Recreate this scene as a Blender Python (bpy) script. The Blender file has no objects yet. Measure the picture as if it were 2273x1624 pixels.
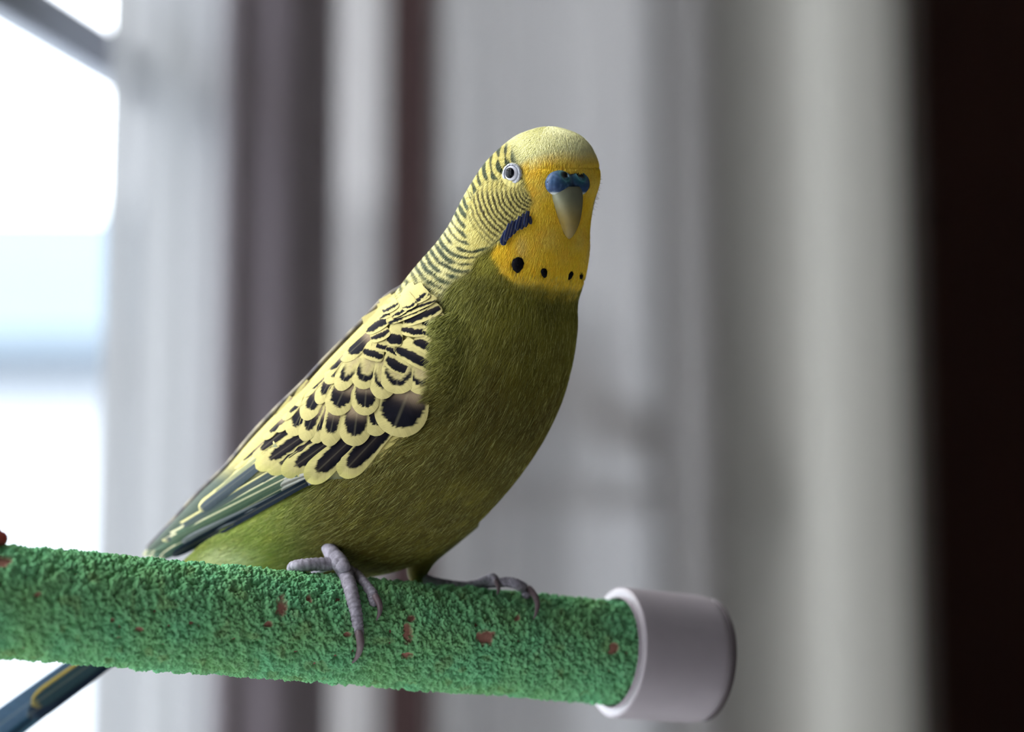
import bpy, math
import numpy as np
from mathutils import Vector
from mathutils.bvhtree import BVHTree

rng = np.random.default_rng(11)
SC = bpy.context.scene
COL = SC.collection
rad = math.radians

# ------------------------------------------------------------------ camera, world, light, exposure
FPX, D, PITCH = 6250.0, 0.55, rad(10.6)          # focal length in px (2273 px wide frame), focus distance, upward tilt
CAMP = np.array([0.0, 0.0, 1.25])
U1 = D / FPX                                      # one photo pixel at the focus plane, in metres
RIGHT = np.array([1.0, 0, 0])
FWD = np.array([0, math.cos(PITCH), math.sin(PITCH)])
UPV = np.array([0, -math.sin(PITCH), math.cos(PITCH)])

cam_data = bpy.data.cameras.new('camera')
cam = bpy.data.objects.new('camera', cam_data)
COL.objects.link(cam)
cam.location = CAMP
cam.rotation_euler = (rad(90) + PITCH, 0, 0)
cam_data.sensor_width = 36.0
cam_data.sensor_fit = 'HORIZONTAL'
cam_data.lens = FPX / 2273 * 36.0
cam_data.clip_start = 0.02
cam_data.dof.use_dof = True
cam_data.dof.focus_distance = D
cam_data.dof.aperture_fstop = 7.1
SC.camera = cam

world = bpy.data.worlds.new('overcast')
SC.world = world
world.use_nodes = True
wn, wl = world.node_tree.nodes, world.node_tree.links
wbg = wn['Background']
w_tc = wn.new('ShaderNodeTexCoord'); w_sep = wn.new('ShaderNodeSeparateXYZ'); w_ramp = wn.new('ShaderNodeValToRGB')
wl.new(w_tc.outputs['Generated'], w_sep.inputs[0])
wl.new(w_sep.outputs['Z'], w_ramp.inputs[0])
w_ramp.color_ramp.elements[0].position = 0.0
w_ramp.color_ramp.elements[0].color = (0.80, 0.88, 1.0, 1)
w_ramp.color_ramp.elements[1].position = 0.6
w_ramp.color_ramp.elements[1].color = (0.97, 0.99, 1.0, 1)
wl.new(w_ramp.outputs[0], wbg.inputs[0])
wbg.inputs[1].default_value = 6.2

SC.view_settings.view_transform = 'Standard'
SC.view_settings.look = 'None'
SC.view_settings.gamma = 1.0
SC.view_settings.use_curve_mapping = False
SC.view_settings.exposure = 0.1

# window wall: starts at W0 (far end), runs along WD towards the camera side; WN points into the room
W0 = np.array([-0.0999, 0.95, 0.0]); WD = np.array([-0.3156, -0.9489, 0.0]); WN = np.array([0.9489, -0.3156, 0.0])
WIN_A0, WIN_A1, WIN_Z0, WIN_Z1 = -0.03, 1.12, 1.12, 2.52
def portal(loc, direction, sx, sy):
    pl = bpy.data.lights.new('window_daylight', 'AREA')
    pl.shape = 'RECTANGLE'; pl.size = sx; pl.size_y = sy; pl.cycles.is_portal = True
    po = bpy.data.objects.new('window_daylight', pl); COL.objects.link(po)
    po.location = loc; po.rotation_euler = Vector(direction).to_track_quat('-Z', 'Y').to_euler()
_c = W0 + WD * (WIN_A0 + WIN_A1) / 2 - WN * 0.17
portal((_c[0], _c[1], (WIN_Z0 + WIN_Z1) / 2), WN, WIN_A1 - WIN_A0 + 0.1, WIN_Z1 - WIN_Z0)
YW = 1.80                                          # plane of the back windows, behind the sheer curtains
BACKW = [(-0.16, 0.125, 0.5, 2.35), (0.215, 0.50, 0.5, 2.35)]
for x0, x1, z0, z1 in BACKW:
    portal(((x0 + x1) / 2, YW + 0.12, (z0 + z1) / 2), (0, -1, 0), x1 - x0, z1 - z0)

# ------------------------------------------------------------------ helpers
def lin(c):
    c = np.asarray(c, float) / 255.0
    return np.where(c <= 0.04045, c / 12.92, ((c + 0.055) / 1.055) ** 2.4)

def P(px, py, dp):
    """photo pixel + depth (in focus-plane pixels behind the focus plane) -> world"""
    px, py, dp = np.broadcast_arrays(np.asarray(px, float), np.asarray(py, float), np.asarray(dp, float))
    dep = D + dp * U1
    x = (px - 1136.5) / FPX * dep
    y = (812.0 - py) / FPX * dep
    return CAMP + x[..., None] * RIGHT + dep[..., None] * FWD + y[..., None] * UPV

def PV(a):
    a = np.asarray(a, float)
    return P(a[..., 0], a[..., 1], a[..., 2])

def smooth(a, b, x):
    t = np.clip((x - a) / (b - a + 1e-12), 0, 1)
    return t * t * (3 - 2 * t)

def mix(a, b, t):
    t = np.asarray(t)[..., None]
    return a * (1 - t) + b * t

def hash_u(i, j, k, seed=0):
    with np.errstate(over='ignore'):
        n = (i.astype(np.int64).astype(np.uint32) * np.uint32(73856093)) ^ (j.astype(np.int64).astype(np.uint32) * np.uint32(19349663)) ^ \
            (k.astype(np.int64).astype(np.uint32) * np.uint32(83492791)) ^ np.uint32(seed * 2654435761 % 4294967296)
        n ^= n >> np.uint32(16); n *= np.uint32(0x7feb352d); n ^= n >> np.uint32(15)
        n *= np.uint32(0x846ca68b); n ^= n >> np.uint32(16)
    return n.astype(np.float64) / 4294967295.0

def vnoise(x, y, z=None, seed=0):
    """value noise, -1..1"""
    x = np.asarray(x, float); y = np.asarray(y, float)
    z = np.zeros_like(x) if z is None else np.asarray(z, float)
    xi, yi, zi = np.floor(x), np.floor(y), np.floor(z)
    fx, fy, fz = x - xi, y - yi, z - zi
    fx, fy, fz = [f * f * (3 - 2 * f) for f in (fx, fy, fz)]
    r = 0
    for a in (0, 1):
        for b in (0, 1):
            for c in (0, 1):
                w = (fx if a else 1 - fx) * (fy if b else 1 - fy) * (fz if c else 1 - fz)
                r = r + w * hash_u(xi + a, yi + b, zi + c, seed)
    return r * 2 - 1

def worley(x, y, z, seed=0):
    xi, yi, zi = np.floor(x), np.floor(y), np.floor(z)
    best = np.full(x.shape, 9.0)
    for a in (-1, 0, 1):
        for b in (-1, 0, 1):
            for c in (-1, 0, 1):
                i, j, k = xi + a, yi + b, zi + c
                dx = i + hash_u(i, j, k, seed + 1) - x
                dy = j + hash_u(i, j, k, seed + 2) - y
                dz = k + hash_u(i, j, k, seed + 3) - z
                best = np.minimum(best, dx * dx + dy * dy + dz * dz)
    return np.sqrt(best)

def sdf(px, py, poly):
    """signed distance to a polygon, negative inside"""
    poly = np.asarray(poly, float)
    d = np.full(px.shape, 1e18); ins = np.zeros(px.shape, bool)
    n = len(poly)
    for i in range(n):
        ax, ay = poly[i]; bx, by = poly[(i + 1) % n]
        ex, ey = bx - ax, by - ay
        wx, wy = px - ax, py - ay
        t = np.clip((wx * ex + wy * ey) / (ex * ex + ey * ey + 1e-9), 0, 1)
        d = np.minimum(d, (wx - ex * t) ** 2 + (wy - ey * t) ** 2)
        c = ((ay > py) != (by > py)) & (px < ex * (py - ay) / (ey if abs(ey) > 1e-9 else 1e-9) + ax)
        ins ^= c
    d = np.sqrt(d)
    return np.where(ins, -d, d)

def inside(px, py, poly, soft):
    return smooth(soft, -soft, sdf(px, py, poly))

def interp_rows(tab, n, samples=None):
    """Catmull-Rom through the rows of tab"""
    tab = np.asarray(tab, float); m = len(tab)
    t = np.linspace(0, m - 1, n) if samples is None else np.asarray(samples, float)
    i = np.clip(np.floor(t).astype(int), 0, m - 2); f = (t - i)[:, None]
    p0 = tab[np.maximum(i - 1, 0)]; p1 = tab[i]; p2 = tab[i + 1]; p3 = tab[np.minimum(i + 2, m - 1)]
    return 0.5 * (2 * p1 + (p2 - p0) * f + (2 * p0 - 5 * p1 + 4 * p2 - p3) * f ** 2 + (3 * p1 - p0 - 3 * p2 + p3) * f ** 3)

def tag(o, label=None, cat=None, group=None, kind=None):
    if label: o['label'] = label
    if cat: o['category'] = cat
    if group: o['group'] = group
    if kind: o['kind'] = kind
    return o

def empty(name, loc):
    o = bpy.data.objects.new(name, None); COL.objects.link(o)
    o.location = loc; o.empty_display_size = 0.01
    return o

def link(name, me, mat, parent=None):
    o = bpy.data.objects.new(name, me); COL.objects.link(o)
    if mat: me.materials.append(mat)
    if parent is not None: o.parent = parent
    return o

def grid_mesh(name, V, mat, parent=None, base=(0, 0, 0), wrap_u=False, colors=None, uv=None, cap=False):
    """V: (rows, cols, 3) world points; wrap_u closes the columns into rings"""
    r, c, _ = V.shape
    verts = (V - np.asarray(base)).reshape(-1, 3)
    idx = np.arange(r * c).reshape(r, c)
    if wrap_u:
        a = idx[:-1]; b = idx[1:]
        q = np.stack([a, np.roll(a, -1, 1), np.roll(b, -1, 1), b], -1).reshape(-1, 4)
    else:
        q = np.stack([idx[:-1, :-1], idx[:-1, 1:], idx[1:, 1:], idx[1:, :-1]], -1).reshape(-1, 4)
    me = bpy.data.meshes.new(name)
    if cap and wrap_u:
        faces = [tuple(x) for x in q.tolist()] + [tuple(idx[0][::-1].tolist()), tuple(idx[-1].tolist())]
        me.from_pydata(verts.tolist(), [], faces)
    else:
        m = len(q)
        me.vertices.add(len(verts)); me.vertices.foreach_set('co', verts.astype(np.float32).ravel())
        me.loops.add(4 * m); me.loops.foreach_set('vertex_index', q.astype(np.int32).ravel())
        me.polygons.add(m); me.polygons.foreach_set('loop_start', np.arange(0, 4 * m, 4, dtype=np.int32))
        me.update(calc_edges=True)
    me.polygons.foreach_set('use_smooth', np.ones(len(me.polygons), bool))
    if colors is not None:
        ca = me.attributes.new('tint', 'FLOAT_COLOR', 'POINT')
        cc = np.ones((len(verts), 4), np.float32); cc[:, :3] = np.clip(colors.reshape(-1, 3), 0, 1)
        ca.data.foreach_set('color', cc.ravel())
    if uv is not None:
        ua = me.attributes.new('feather_uv', 'FLOAT_VECTOR', 'POINT')
        uu = np.zeros((len(verts), 3), np.float32); uu[:, :2] = uv.reshape(-1, 2)
        ua.data.foreach_set('vector', uu.ravel())
    me.update()
    return link(name, me, mat, parent)

def box_mesh(name, corners, mat, parent=None, base=(0, 0, 0), bevel=0.0):
    """corners: 8 points, bottom ring then top ring"""
    v = [tuple(np.asarray(p) - np.asarray(base)) for p in corners]
    f = [(0, 3, 2, 1), (4, 5, 6, 7), (0, 1, 5, 4), (1, 2, 6, 5), (2, 3, 7, 6), (3, 0, 4, 7)]
    me = bpy.data.meshes.new(name); me.from_pydata(v, [], f)
    o = link(name, me, mat, parent)
    if bevel:
        b = o.modifiers.new('bevel', 'BEVEL'); b.width = bevel; b.segments = 3; b.limit_method = 'NONE'
    return o

def box(name, x0, x1, y0, y1, z0, z1, mat, parent=None, base=(0, 0, 0), bevel=0.0):
    return box_mesh(name, [(x0, y0, z0), (x1, y0, z0), (x1, y1, z0), (x0, y1, z0),
                           (x0, y0, z1), (x1, y0, z1), (x1, y1, z1), (x0, y1, z1)], mat, parent, base, bevel)

def wallbox(name, a0, a1, n0, n1, z0, z1, mat, parent=None, base=(0, 0, 0), bevel=0.0):
    """box in the window wall's own frame: a along the wall, n into the room"""
    q = []
    for z in (z0, z1):
        for a, n in ((a0, n0), (a1, n0), (a1, n1), (a0, n1)):
            p = W0 + WD * a + WN * n
            q.append((p[0], p[1], z))
    return box_mesh(name, q, mat, parent, base, bevel)

def frames(path):
    t = np.gradient(path, axis=0); t /= np.linalg.norm(t, axis=1)[:, None] + 1e-12
    ref = np.array([0.31, 0.17, 0.93])
    a = np.cross(t, ref); a /= np.linalg.norm(a, axis=1)[:, None] + 1e-12
    return t, a, np.cross(t, a)

def tube(path, radii, seg=14, cap=True):
    """rings round a world path, closed to a point at both ends"""
    path = np.asarray(path, float); radii = np.asarray(radii, float)
    t, a, b = frames(path)
    if cap:
        n0 = [math.sin(x) for x in (0.02, 0.6, 1.1)]; k0 = [math.cos(x) for x in (0.02, 0.6, 1.1)]
        ps = [path[0] - t[0] * radii[0] * k for k in k0]; rs = [radii[0] * s for s in n0]
        pe = [path[-1] + t[-1] * radii[-1] * k for k in k0[::-1]]; re = [radii[-1] * s for s in n0[::-1]]
        path = np.vstack([ps, path, pe]); radii = np.concatenate([rs, radii, re])
        a = np.vstack([[a[0]] * 3, a, [a[-1]] * 3]); b = np.vstack([[b[0]] * 3, b, [b[-1]] * 3])
    th = np.linspace(0, 2 * math.pi, seg, endpoint=False)
    return path[:, None] + radii[:, None, None] * (np.cos(th)[None, :, None] * a[:, None] + np.sin(th)[None, :, None] * b[:, None])

def join_grids(name, grids, mat, parent, base, colors=None):
    vs, fs, off = [], [], 0
    for g in grids:
        r, c, _ = g.shape
        idx = np.arange(r * c).reshape(r, c) + off
        a = idx[:-1]; b = idx[1:]
        fs.append(np.stack([a, np.roll(a, -1, 1), np.roll(b, -1, 1), b], -1).reshape(-1, 4))
        vs.append(g.reshape(-1, 3)); off += r * c
    v = np.vstack(vs) - np.asarray(base); f = np.vstack(fs)
    me = bpy.data.meshes.new(name); me.from_pydata(v.tolist(), [], f.tolist())
    me.polygons.foreach_set('use_smooth', np.ones(len(me.polygons), bool))
    return link(name, me, mat, parent)

# ------------------------------------------------------------------ materials
def mat_new(name):
    m = bpy.data.materials.new(name); m.use_nodes = True
    nt = m.node_tree
    return m, nt.nodes, nt.links, nt.nodes['Principled BSDF']

def mat_plain(name, c, rough=0.6, spec=0.3, noise=0.0, scale=20.0, bump=0.0, bscale=200.0, stretch=None, metallic=0.0):
    m, n, l, b = mat_new(name)
    b.inputs['Roughness'].default_value = rough
    b.inputs['Specular IOR Level'].default_value = spec
    b.inputs['Metallic'].default_value = metallic
    c = lin(c)
    tc = n.new('ShaderNodeTexCoord'); mp = n.new('ShaderNodeMapping')
    l.new(tc.outputs['Object'], mp.inputs[0])
    if stretch: mp.inputs['Scale'].default_value = stretch
    nz = n.new('ShaderNodeTexNoise'); nz.inputs['Scale'].default_value = scale; nz.inputs['Detail'].default_value = 4
    l.new(mp.outputs[0], nz.inputs[0])
    r = n.new('ShaderNodeValToRGB')
    r.color_ramp.elements[0].position = 0.3; r.color_ramp.elements[1].position = 0.7
    r.color_ramp.elements[0].color = tuple(np.clip(c * (1 - noise), 0, 1)) + (1,)
    r.color_ramp.elements[1].color = tuple(np.clip(c * (1 + noise), 0, 1)) + (1,)
    l.new(nz.outputs[0], r.inputs[0]); l.new(r.outputs[0], b.inputs['Base Color'])
    if bump:
        n2 = n.new('ShaderNodeTexNoise'); n2.inputs['Scale'].default_value = bscale; n2.inputs['Detail'].default_value = 3
        bp = n.new('ShaderNodeBump'); bp.inputs['Strength'].default_value = bump; bp.inputs['Distance'].default_value = 0.0004
        l.new(mp.outputs[0], n2.inputs[0]); l.new(n2.outputs[0], bp.inputs['Height']); l.new(bp.outputs[0], b.inputs['Normal'])
    return m

def mat_tint(name, rough=0.65, spec=0.2, mottled=0.06, scale=900.0, barbs=False, sheen=0.0, coat=0.0):
    """colour from the mesh's own 'tint' plus procedural mottling; barbs = fine relief of a feather's vane"""
    m, n, l, b = mat_new(name)
    b.inputs['Roughness'].default_value = rough
    b.inputs['Specular IOR Level'].default_value = spec
    b.inputs['Coat Weight'].default_value = coat
    b.inputs['Sheen Weight'].default_value = sheen
    at = n.new('ShaderNodeAttribute'); at.attribute_name = 'tint'
    tc = n.new('ShaderNodeTexCoord')
    nz = n.new('ShaderNodeTexNoise'); nz.inputs['Scale'].default_value = scale; nz.inputs['Detail'].default_value = 3
    l.new(tc.outputs['Object'], nz.inputs[0])
    hs = n.new('ShaderNodeMapRange')
    hs.inputs['From Min'].default_value = 0.25; hs.inputs['From Max'].default_value = 0.75
    hs.inputs['To Min'].default_value = 1 - mottled; hs.inputs['To Max'].default_value = 1 + mottled
    l.new(nz.outputs[0], hs.inputs[0])
    mx = n.new('ShaderNodeMix'); mx.data_type = 'RGBA'; mx.blend_type = 'MULTIPLY'; mx.inputs[0].default_value = 1
    l.new(at.outputs['Color'], mx.inputs[6])
    src = hs.outputs[0]
    if barbs:
        uv = n.new('ShaderNodeAttribute'); uv.attribute_name = 'feather_uv'
        sp = n.new('ShaderNodeSeparateXYZ'); l.new(uv.outputs['Vector'], sp.inputs[0])
        ab = n.new('ShaderNodeMath'); ab.operation = 'ABSOLUTE'; l.new(sp.outputs[0], ab.inputs[0])
        ad = n.new('ShaderNodeMath'); ad.operation = 'MULTIPLY_ADD'; ad.inputs[1].default_value = -0.9
        l.new(ab.outputs[0], ad.inputs[0]); l.new(sp.outputs[1], ad.inputs[2])
        cb = n.new('ShaderNodeCombineXYZ'); l.new(ad.outputs[0], cb.inputs[0])
        sx = n.new('ShaderNodeMath'); sx.operation = 'MULTIPLY'; sx.inputs[1].default_value = 0.05
        l.new(sp.outputs[0], sx.inputs[0]); l.new(sx.outputs[0], cb.inputs[1])
        bz = n.new('ShaderNodeTexNoise'); bz.inputs['Scale'].default_value = 0.42; bz.inputs['Detail'].default_value = 2
        l.new(cb.outputs[0], bz.inputs[0])
        mr = n.new('ShaderNodeMapRange'); mr.inputs['From Min'].default_value = 0.3; mr.inputs['From Max'].default_value = 0.7
        mr.inputs['To Min'].default_value = 0.88; mr.inputs['To Max'].default_value = 1.08
        l.new(bz.outputs[0], mr.inputs[0])
        ml = n.new('ShaderNodeMath'); ml.operation = 'MULTIPLY'; l.new(src, ml.inputs[0]); l.new(mr.outputs[0], ml.inputs[1])
        src = ml.outputs[0]
        bp = n.new('ShaderNodeBump'); bp.inputs['Strength'].default_value = 0.35; bp.inputs['Distance'].default_value = 0.0001
        l.new(bz.outputs[0], bp.inputs['Height']); l.new(bp.outputs[0], b.inputs['Normal'])
    l.new(src, mx.inputs[7])
    l.new(mx.outputs[2], b.inputs['Base Color'])
    return m

M_wall = mat_plain('painted_wall', (176, 172, 170), 0.9, 0.1, 0.02, 3, 0.05, 60)
M_dim = mat_plain('dim_wall', (116, 110, 106), 0.9, 0.1, 0.03, 3, 0.05, 60)
M_floor = mat_plain('wood_floor', (128, 104, 84), 0.5, 0.3, 0.15, 6, 0.1, 40, (1, 8, 1))
M_frame = mat_plain('white_window_paint', (214, 214, 216), 0.45, 0.35, 0.02, 12, 0.04, 150)
M_bar = mat_plain('grey_muntin_paint', (150, 156, 166), 0.5, 0.3, 0.02, 12)  # backlit bars: their shade is put into a greyer colour than the frame
M_plaster = mat_plain('ceiling_paint', (205, 203, 200), 0.9, 0.1, 0.01, 4)
M_taupe = mat_plain('taupe_cloth', (170, 160, 164), 0.95, 0.05, 0.05, 60, 0.3, 900, (1, 1, 0.15))
M_cloth = mat_plain('pale_cloth', (208, 206, 206), 0.95, 0.05, 0.03, 40, 0.25, 900, (1, 1, 0.12))
M_cloth2 = mat_plain('beige_grey_cloth', (214, 212, 208), 0.95, 0.05, 0.03, 40, 0.25, 900, (1, 1, 0.12))
def sheer(m, amount, tint, clear=0.0):
    n, l = m.node_tree.nodes, m.node_tree.links
    b = n['Principled BSDF']; t = n.new('ShaderNodeBsdfTranslucent'); t.inputs[0].default_value = tuple(lin(tint)) + (1,)
    x = n.new('ShaderNodeMixShader'); x.inputs[0].default_value = amount
    l.new(b.outputs[0], x.inputs[1]); l.new(t.outputs[0], x.inputs[2]); l.new(x.outputs[0], n['Material Output'].inputs[0])
    if clear:                                              # open weave: a little of what stands behind shows through
        y = n.new('ShaderNodeMixShader'); y.inputs[0].default_value = clear; g = n.new('ShaderNodeBsdfTransparent')
        l.new(x.outputs[0], y.inputs[1]); l.new(g.outputs[0], y.inputs[2]); l.new(y.outputs[0], n['Material Output'].inputs[0])
sheer(M_cloth, 0.6, (204, 200, 198), 0.03); sheer(M_cloth2, 0.6, (156, 154, 147))
M_brown = mat_plain('brown_cloth', (124, 100, 98), 0.95, 0.05, 0.05, 60, 0.3, 900, (1, 1, 0.15)); sheer(M_brown, 0.5, (112, 92, 92))
M_net = mat_plain('white_net_cloth', (222, 222, 224), 0.95, 0.05, 0.02, 60, 0.2, 900, (1, 1, 0.15)); sheer(M_net, 0.75, (116, 117, 118), 0.05)
sheer(M_taupe, 0.15, (120, 112, 118))
M_dark = mat_plain('dark_wood', (48, 24, 14), 0.55, 0.2, 0.25, 18, 0.1, 120, (5, 5, 0.35))
M_snow = mat_plain('pale_ground', (222, 226, 230), 0.9, 0.1, 0.03, 0.6)
M_roof = mat_plain('pale_blue_roof', (101, 115, 127), 0.8, 0.1, 0.04, 1.5)
M_gutter = mat_plain('grey_gutter', (72, 80, 88), 0.6, 0.2, 0.04, 3)
M_house = mat_plain('white_render', (150, 154, 158), 0.9, 0.1, 0.03, 1.5)
M_plastic = mat_plain('white_plastic', (158, 150, 155), 0.38, 0.4, 0.025, 160, 0.05, 500)
M_plug = mat_plain('dark_plug', (74, 64, 66), 0.5, 0.3, 0.05, 160)
M_red = mat_plain('dark_red_wood', (176, 44, 60), 0.4, 0.4, 0.1, 120)
M_skin = mat_tint('scaly_foot_skin', 0.7, 0.25, 0.14, 2600)
M_claw = mat_plain('horn_claw', (104, 88, 92), 0.35, 0.45, 0.15, 900)
M_eye = mat_tint('wet_eye', 0.04, 0.14, 0.0, 900)
M_ring = mat_tint('eye_ring_skin', 0.7, 0.25, 0.22, 4200)
M_body = mat_tint('body_feathers', 0.75, 0.15, 0.10, 1400, sheen=0.1)
M_vane = mat_tint('feather_vane', 0.75, 0.05, 0.04, 900, barbs=True)
M_cere = mat_tint('cere_skin', 0.42, 0.4, 0.16, 1800)
M_beak = mat_tint('beak_horn', 0.42, 0.25, 0.08, 700)
M_fibre = mat_tint('feather_fibre', 0.6, 0.2, 0.0, 900)
M_coat = mat_tint('sand_coating', 0.92, 0.1, 0.12, 2500)

M_glass, gn, gl, gb = mat_new('window_glass')
gt = gn.new('ShaderNodeBsdfTransparent'); gg = gn.new('ShaderNodeBsdfGlossy'); gg.inputs['Roughness'].default_value = 0.02
gf = gn.new('ShaderNodeFresnel'); gf.inputs[0].default_value = 1.04
gm = gn.new('ShaderNodeMixShader')
gl.new(gf.outputs[0], gm.inputs[0]); gl.new(gt.outputs[0], gm.inputs[1]); gl.new(gg.outputs[0], gm.inputs[2])
gl.new(gm.outputs[0], gn['Material Output'].inputs[0])

# ------------------------------------------------------------------ room shell
def struct(o): o['kind'] = 'structure'; return o
XR, YB, YF, ZC = 1.9, -1.6, YW, 2.6
_e0, _e1 = W0 + WD * 0.0, W0 + WD * 2.7
for nm_, z0_, z1_, m_ in (('floor', -0.06, 0.0, M_floor), ('ceiling', ZC, ZC + 0.06, M_plaster)):
    poly = [(_e1[0], YB), (XR, YB), (XR, YF), (-0.23, YF), (_e0[0], _e0[1])]
    me_ = bpy.data.meshes.new(nm_); k_ = len(poly)
    me_.from_pydata([(x, y, z) for z in (z0_, z1_) for x, y in poly], [], [tuple(range(k_))[::-1], tuple(range(k_, 2 * k_))] + [(i, (i + 1) % k_, k_ + (i + 1) % k_, k_ + i) for i in range(k_)])
    struct(link(nm_, me_, m_))
struct(box('wall_right', XR, XR + 0.08, YB, YF, 0, ZC, M_dim))
def wall_with_holes(name, x0, x1, y0, y1, holes, mat, zt):
    r = empty(name, ((x0 + x1) / 2, y0, 0)); r['kind'] = 'structure'; bs = ((x0 + x1) / 2, y0, 0)
    xs = x0
    for hx0, hx1, hz0, hz1 in holes:
        box('wall_panel', xs, hx0, y0, y1, 0, zt, mat, r, bs)
        box('wall_panel', hx0, hx1, y0, y1, 0, hz0, mat, r, bs)
        box('wall_panel', hx0, hx1, y0, y1, hz1, zt, mat, r, bs)
        xs = hx1
    box('wall_panel', xs, x1, y0, y1, 0, zt, mat, r, bs)
wall_with_holes('wall_back', -0.236, XR, YF, YF + 0.1, BACKW, M_wall, ZC)
struct(box('wall_front', -0.95, XR, YB - 0.1, YB, 0, ZC, M_dim))
# window wall: below, above and at both ends of the opening
wl_root = empty('wall_left', (W0[0], W0[1], 0)); wl_root['kind'] = 'structure'
wb = (W0[0], W0[1], 0)
wallbox('wall_panel', 0.0, 2.75, -0.16, 0, 0, WIN_Z0 - 0.03, M_wall, wl_root, wb)
wallbox('wall_panel', 0.0, 2.75, -0.16, 0, WIN_Z1, ZC, M_wall, wl_root, wb)
wallbox('wall_panel', WIN_A1, 2.75, -0.16, 0, WIN_Z0, WIN_Z1, M_wall, wl_root, wb)
box_mesh('wall_panel', [(x, y, z) for z in (0, ZC) for x, y in ((-0.128, 0.985), (-0.118, 0.982), (-0.222, YF), (-0.236, YF))], M_wall, wl_root, wb)
# window 1, beside the bird: panes in a plane a little outside the wall's face
GN = -0.012
def on_glass(px, py):
    """where the sight line of a photo pixel meets the pane's plane"""
    d = PV([px, py, 0]) - CAMP
    t = ((W0 + WN * GN - CAMP) @ WN) / (d @ WN)
    p = CAMP + d * t
    return (p - W0) @ WD, p[2]
ga = 0.0
win = empty('window_1', (W0[0], W0[1], WIN_Z0)); win['kind'] = 'structure'
wb = (W0[0], W0[1], WIN_Z0)
def jamb(name, pts, z0, z1, m):
    q = []
    for z in (z0, z1):
        for a, n in pts:
            p = W0 + WD * a + WN * n; q.append((p[0], p[1], z))
    return box_mesh(name, q, m, win, wb, 0.002)
jamb('sash_stile', [(-0.03, GN - 0.02), (ga, GN - 0.02), (ga, 0.004), (-0.03, 0.004)], WIN_Z0, WIN_Z1, M_frame)
FA0, FA1 = GN - 0.02, GN + 0.02
wallbox('sash_stile', WIN_A1 - 0.05, WIN_A1, FA0, FA1, WIN_Z0, WIN_Z1, M_frame, win, wb, 0.003)
wallbox('sash_rail', ga, WIN_A1 - 0.05, FA0, FA1, WIN_Z0, WIN_Z0 + 0.05, M_frame, win, wb, 0.003)
wallbox('sash_rail', ga, WIN_A1 - 0.05, FA0, FA1, WIN_Z1 - 0.05, WIN_Z1, M_frame, win, wb, 0.003)
for a in (0.62,):
    wallbox('mullion', a - 0.02, a + 0.02, FA0, FA1, WIN_Z0 + 0.05, WIN_Z1 - 0.05, M_frame, win, wb, 0.003)
zm = (on_glass(0, -12)[1] + on_glass(215, 132)[1]) / 2
for z in (zm, zm + 0.5):
    wallbox('muntin', ga - 0.01, WIN_A1 - 0.05, GN - 0.004, GN + 0.006, z - 0.0075, z + 0.0085, M_bar, win, wb, 0.0015)
for a0, a1 in ((ga, 0.60), (0.64, WIN_A1 - 0.05)):
    wallbox('pane', a0, a1, GN - 0.0015, GN + 0.0015, WIN_Z0 + 0.05, WIN_Z1 - 0.05, M_glass, win, wb)
wallbox('window_sill', 0.02, WIN_A1, -0.16, 0.42, WIN_Z0 - 0.03, WIN_Z0, M_frame, win, wb, 0.003)  # unseen deep sill, added to bounce light up under the perch
# windows behind the sheer curtains and behind the camera
for n_, (x0, x1, z0, z1), yy in ((2, BACKW[0], YW + 0.03), (3, BACKW[1], YW + 0.03)):
    w_ = empty('window_%d' % n_, ((x0 + x1) / 2, yy, z0)); w_['kind'] = 'structure'; wb_ = ((x0 + x1) / 2, yy, z0)
    box('sash_stile', x0, x0 + 0.03, yy, yy + 0.04, z0, z1, M_frame, w_, wb_, 0.003)
    box('sash_stile', x1 - 0.03, x1, yy, yy + 0.04, z0, z1, M_frame, w_, wb_, 0.003)
    box('sash_rail', x0 + 0.03, x1 - 0.03, yy, yy + 0.04, z0, z0 + 0.04, M_frame, w_, wb_, 0.003)
    box('sash_rail', x0 + 0.03, x1 - 0.03, yy, yy + 0.04, z1 - 0.04, z1, M_frame, w_, wb_, 0.003)
    box('muntin', x0 + 0.03, x1 - 0.03, yy + 0.005, yy + 0.035, 1.50, 1.515, M_frame, w_, wb_, 0.003)
    box('pane', x0 + 0.03, x1 - 0.03, yy + 0.018, yy + 0.021, z0 + 0.04, z1 - 0.04, M_glass, w_, wb_)
def xw(px, y): return (px - 1136.5) / FPX * y / math.cos(PITCH)
# outdoors, seen blurred through the panes
struct(box('ground_outside', -30, 6, 2.3, 40, -0.5, -0.4, M_snow))
struct(box('ground_outside', -30, -1.7, -20, 2.3, -0.5, -0.4, M_snow))
hs = empty('house', (-1.6, 8.2, -0.4))
tag(hs, 'pale house with light blue roof and grey gutter, blurred outside window', 'house')
hb = (-1.6, 8.2, -0.4)
box('house_wall', -3.4, 0.2, 8.0, 11.0, -0.4, 2.72, M_house, hs, hb)
box('gutter', -3.5, 0.3, 7.86, 8.02, 2.70, 2.80, M_gutter, hs, hb, 0.02)
box_mesh('roof', [(-3.5, 7.9, 2.78), (0.3, 7.9, 2.78), (0.3, 11.1, 2.78), (-3.5, 11.1, 2.78),
                  (-3.2, 9.3, 3.55), (0.0, 9.3, 3.55), (0.0, 9.7, 3.55), (-3.2, 9.7, 3.55)], M_roof, hs, hb)

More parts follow.
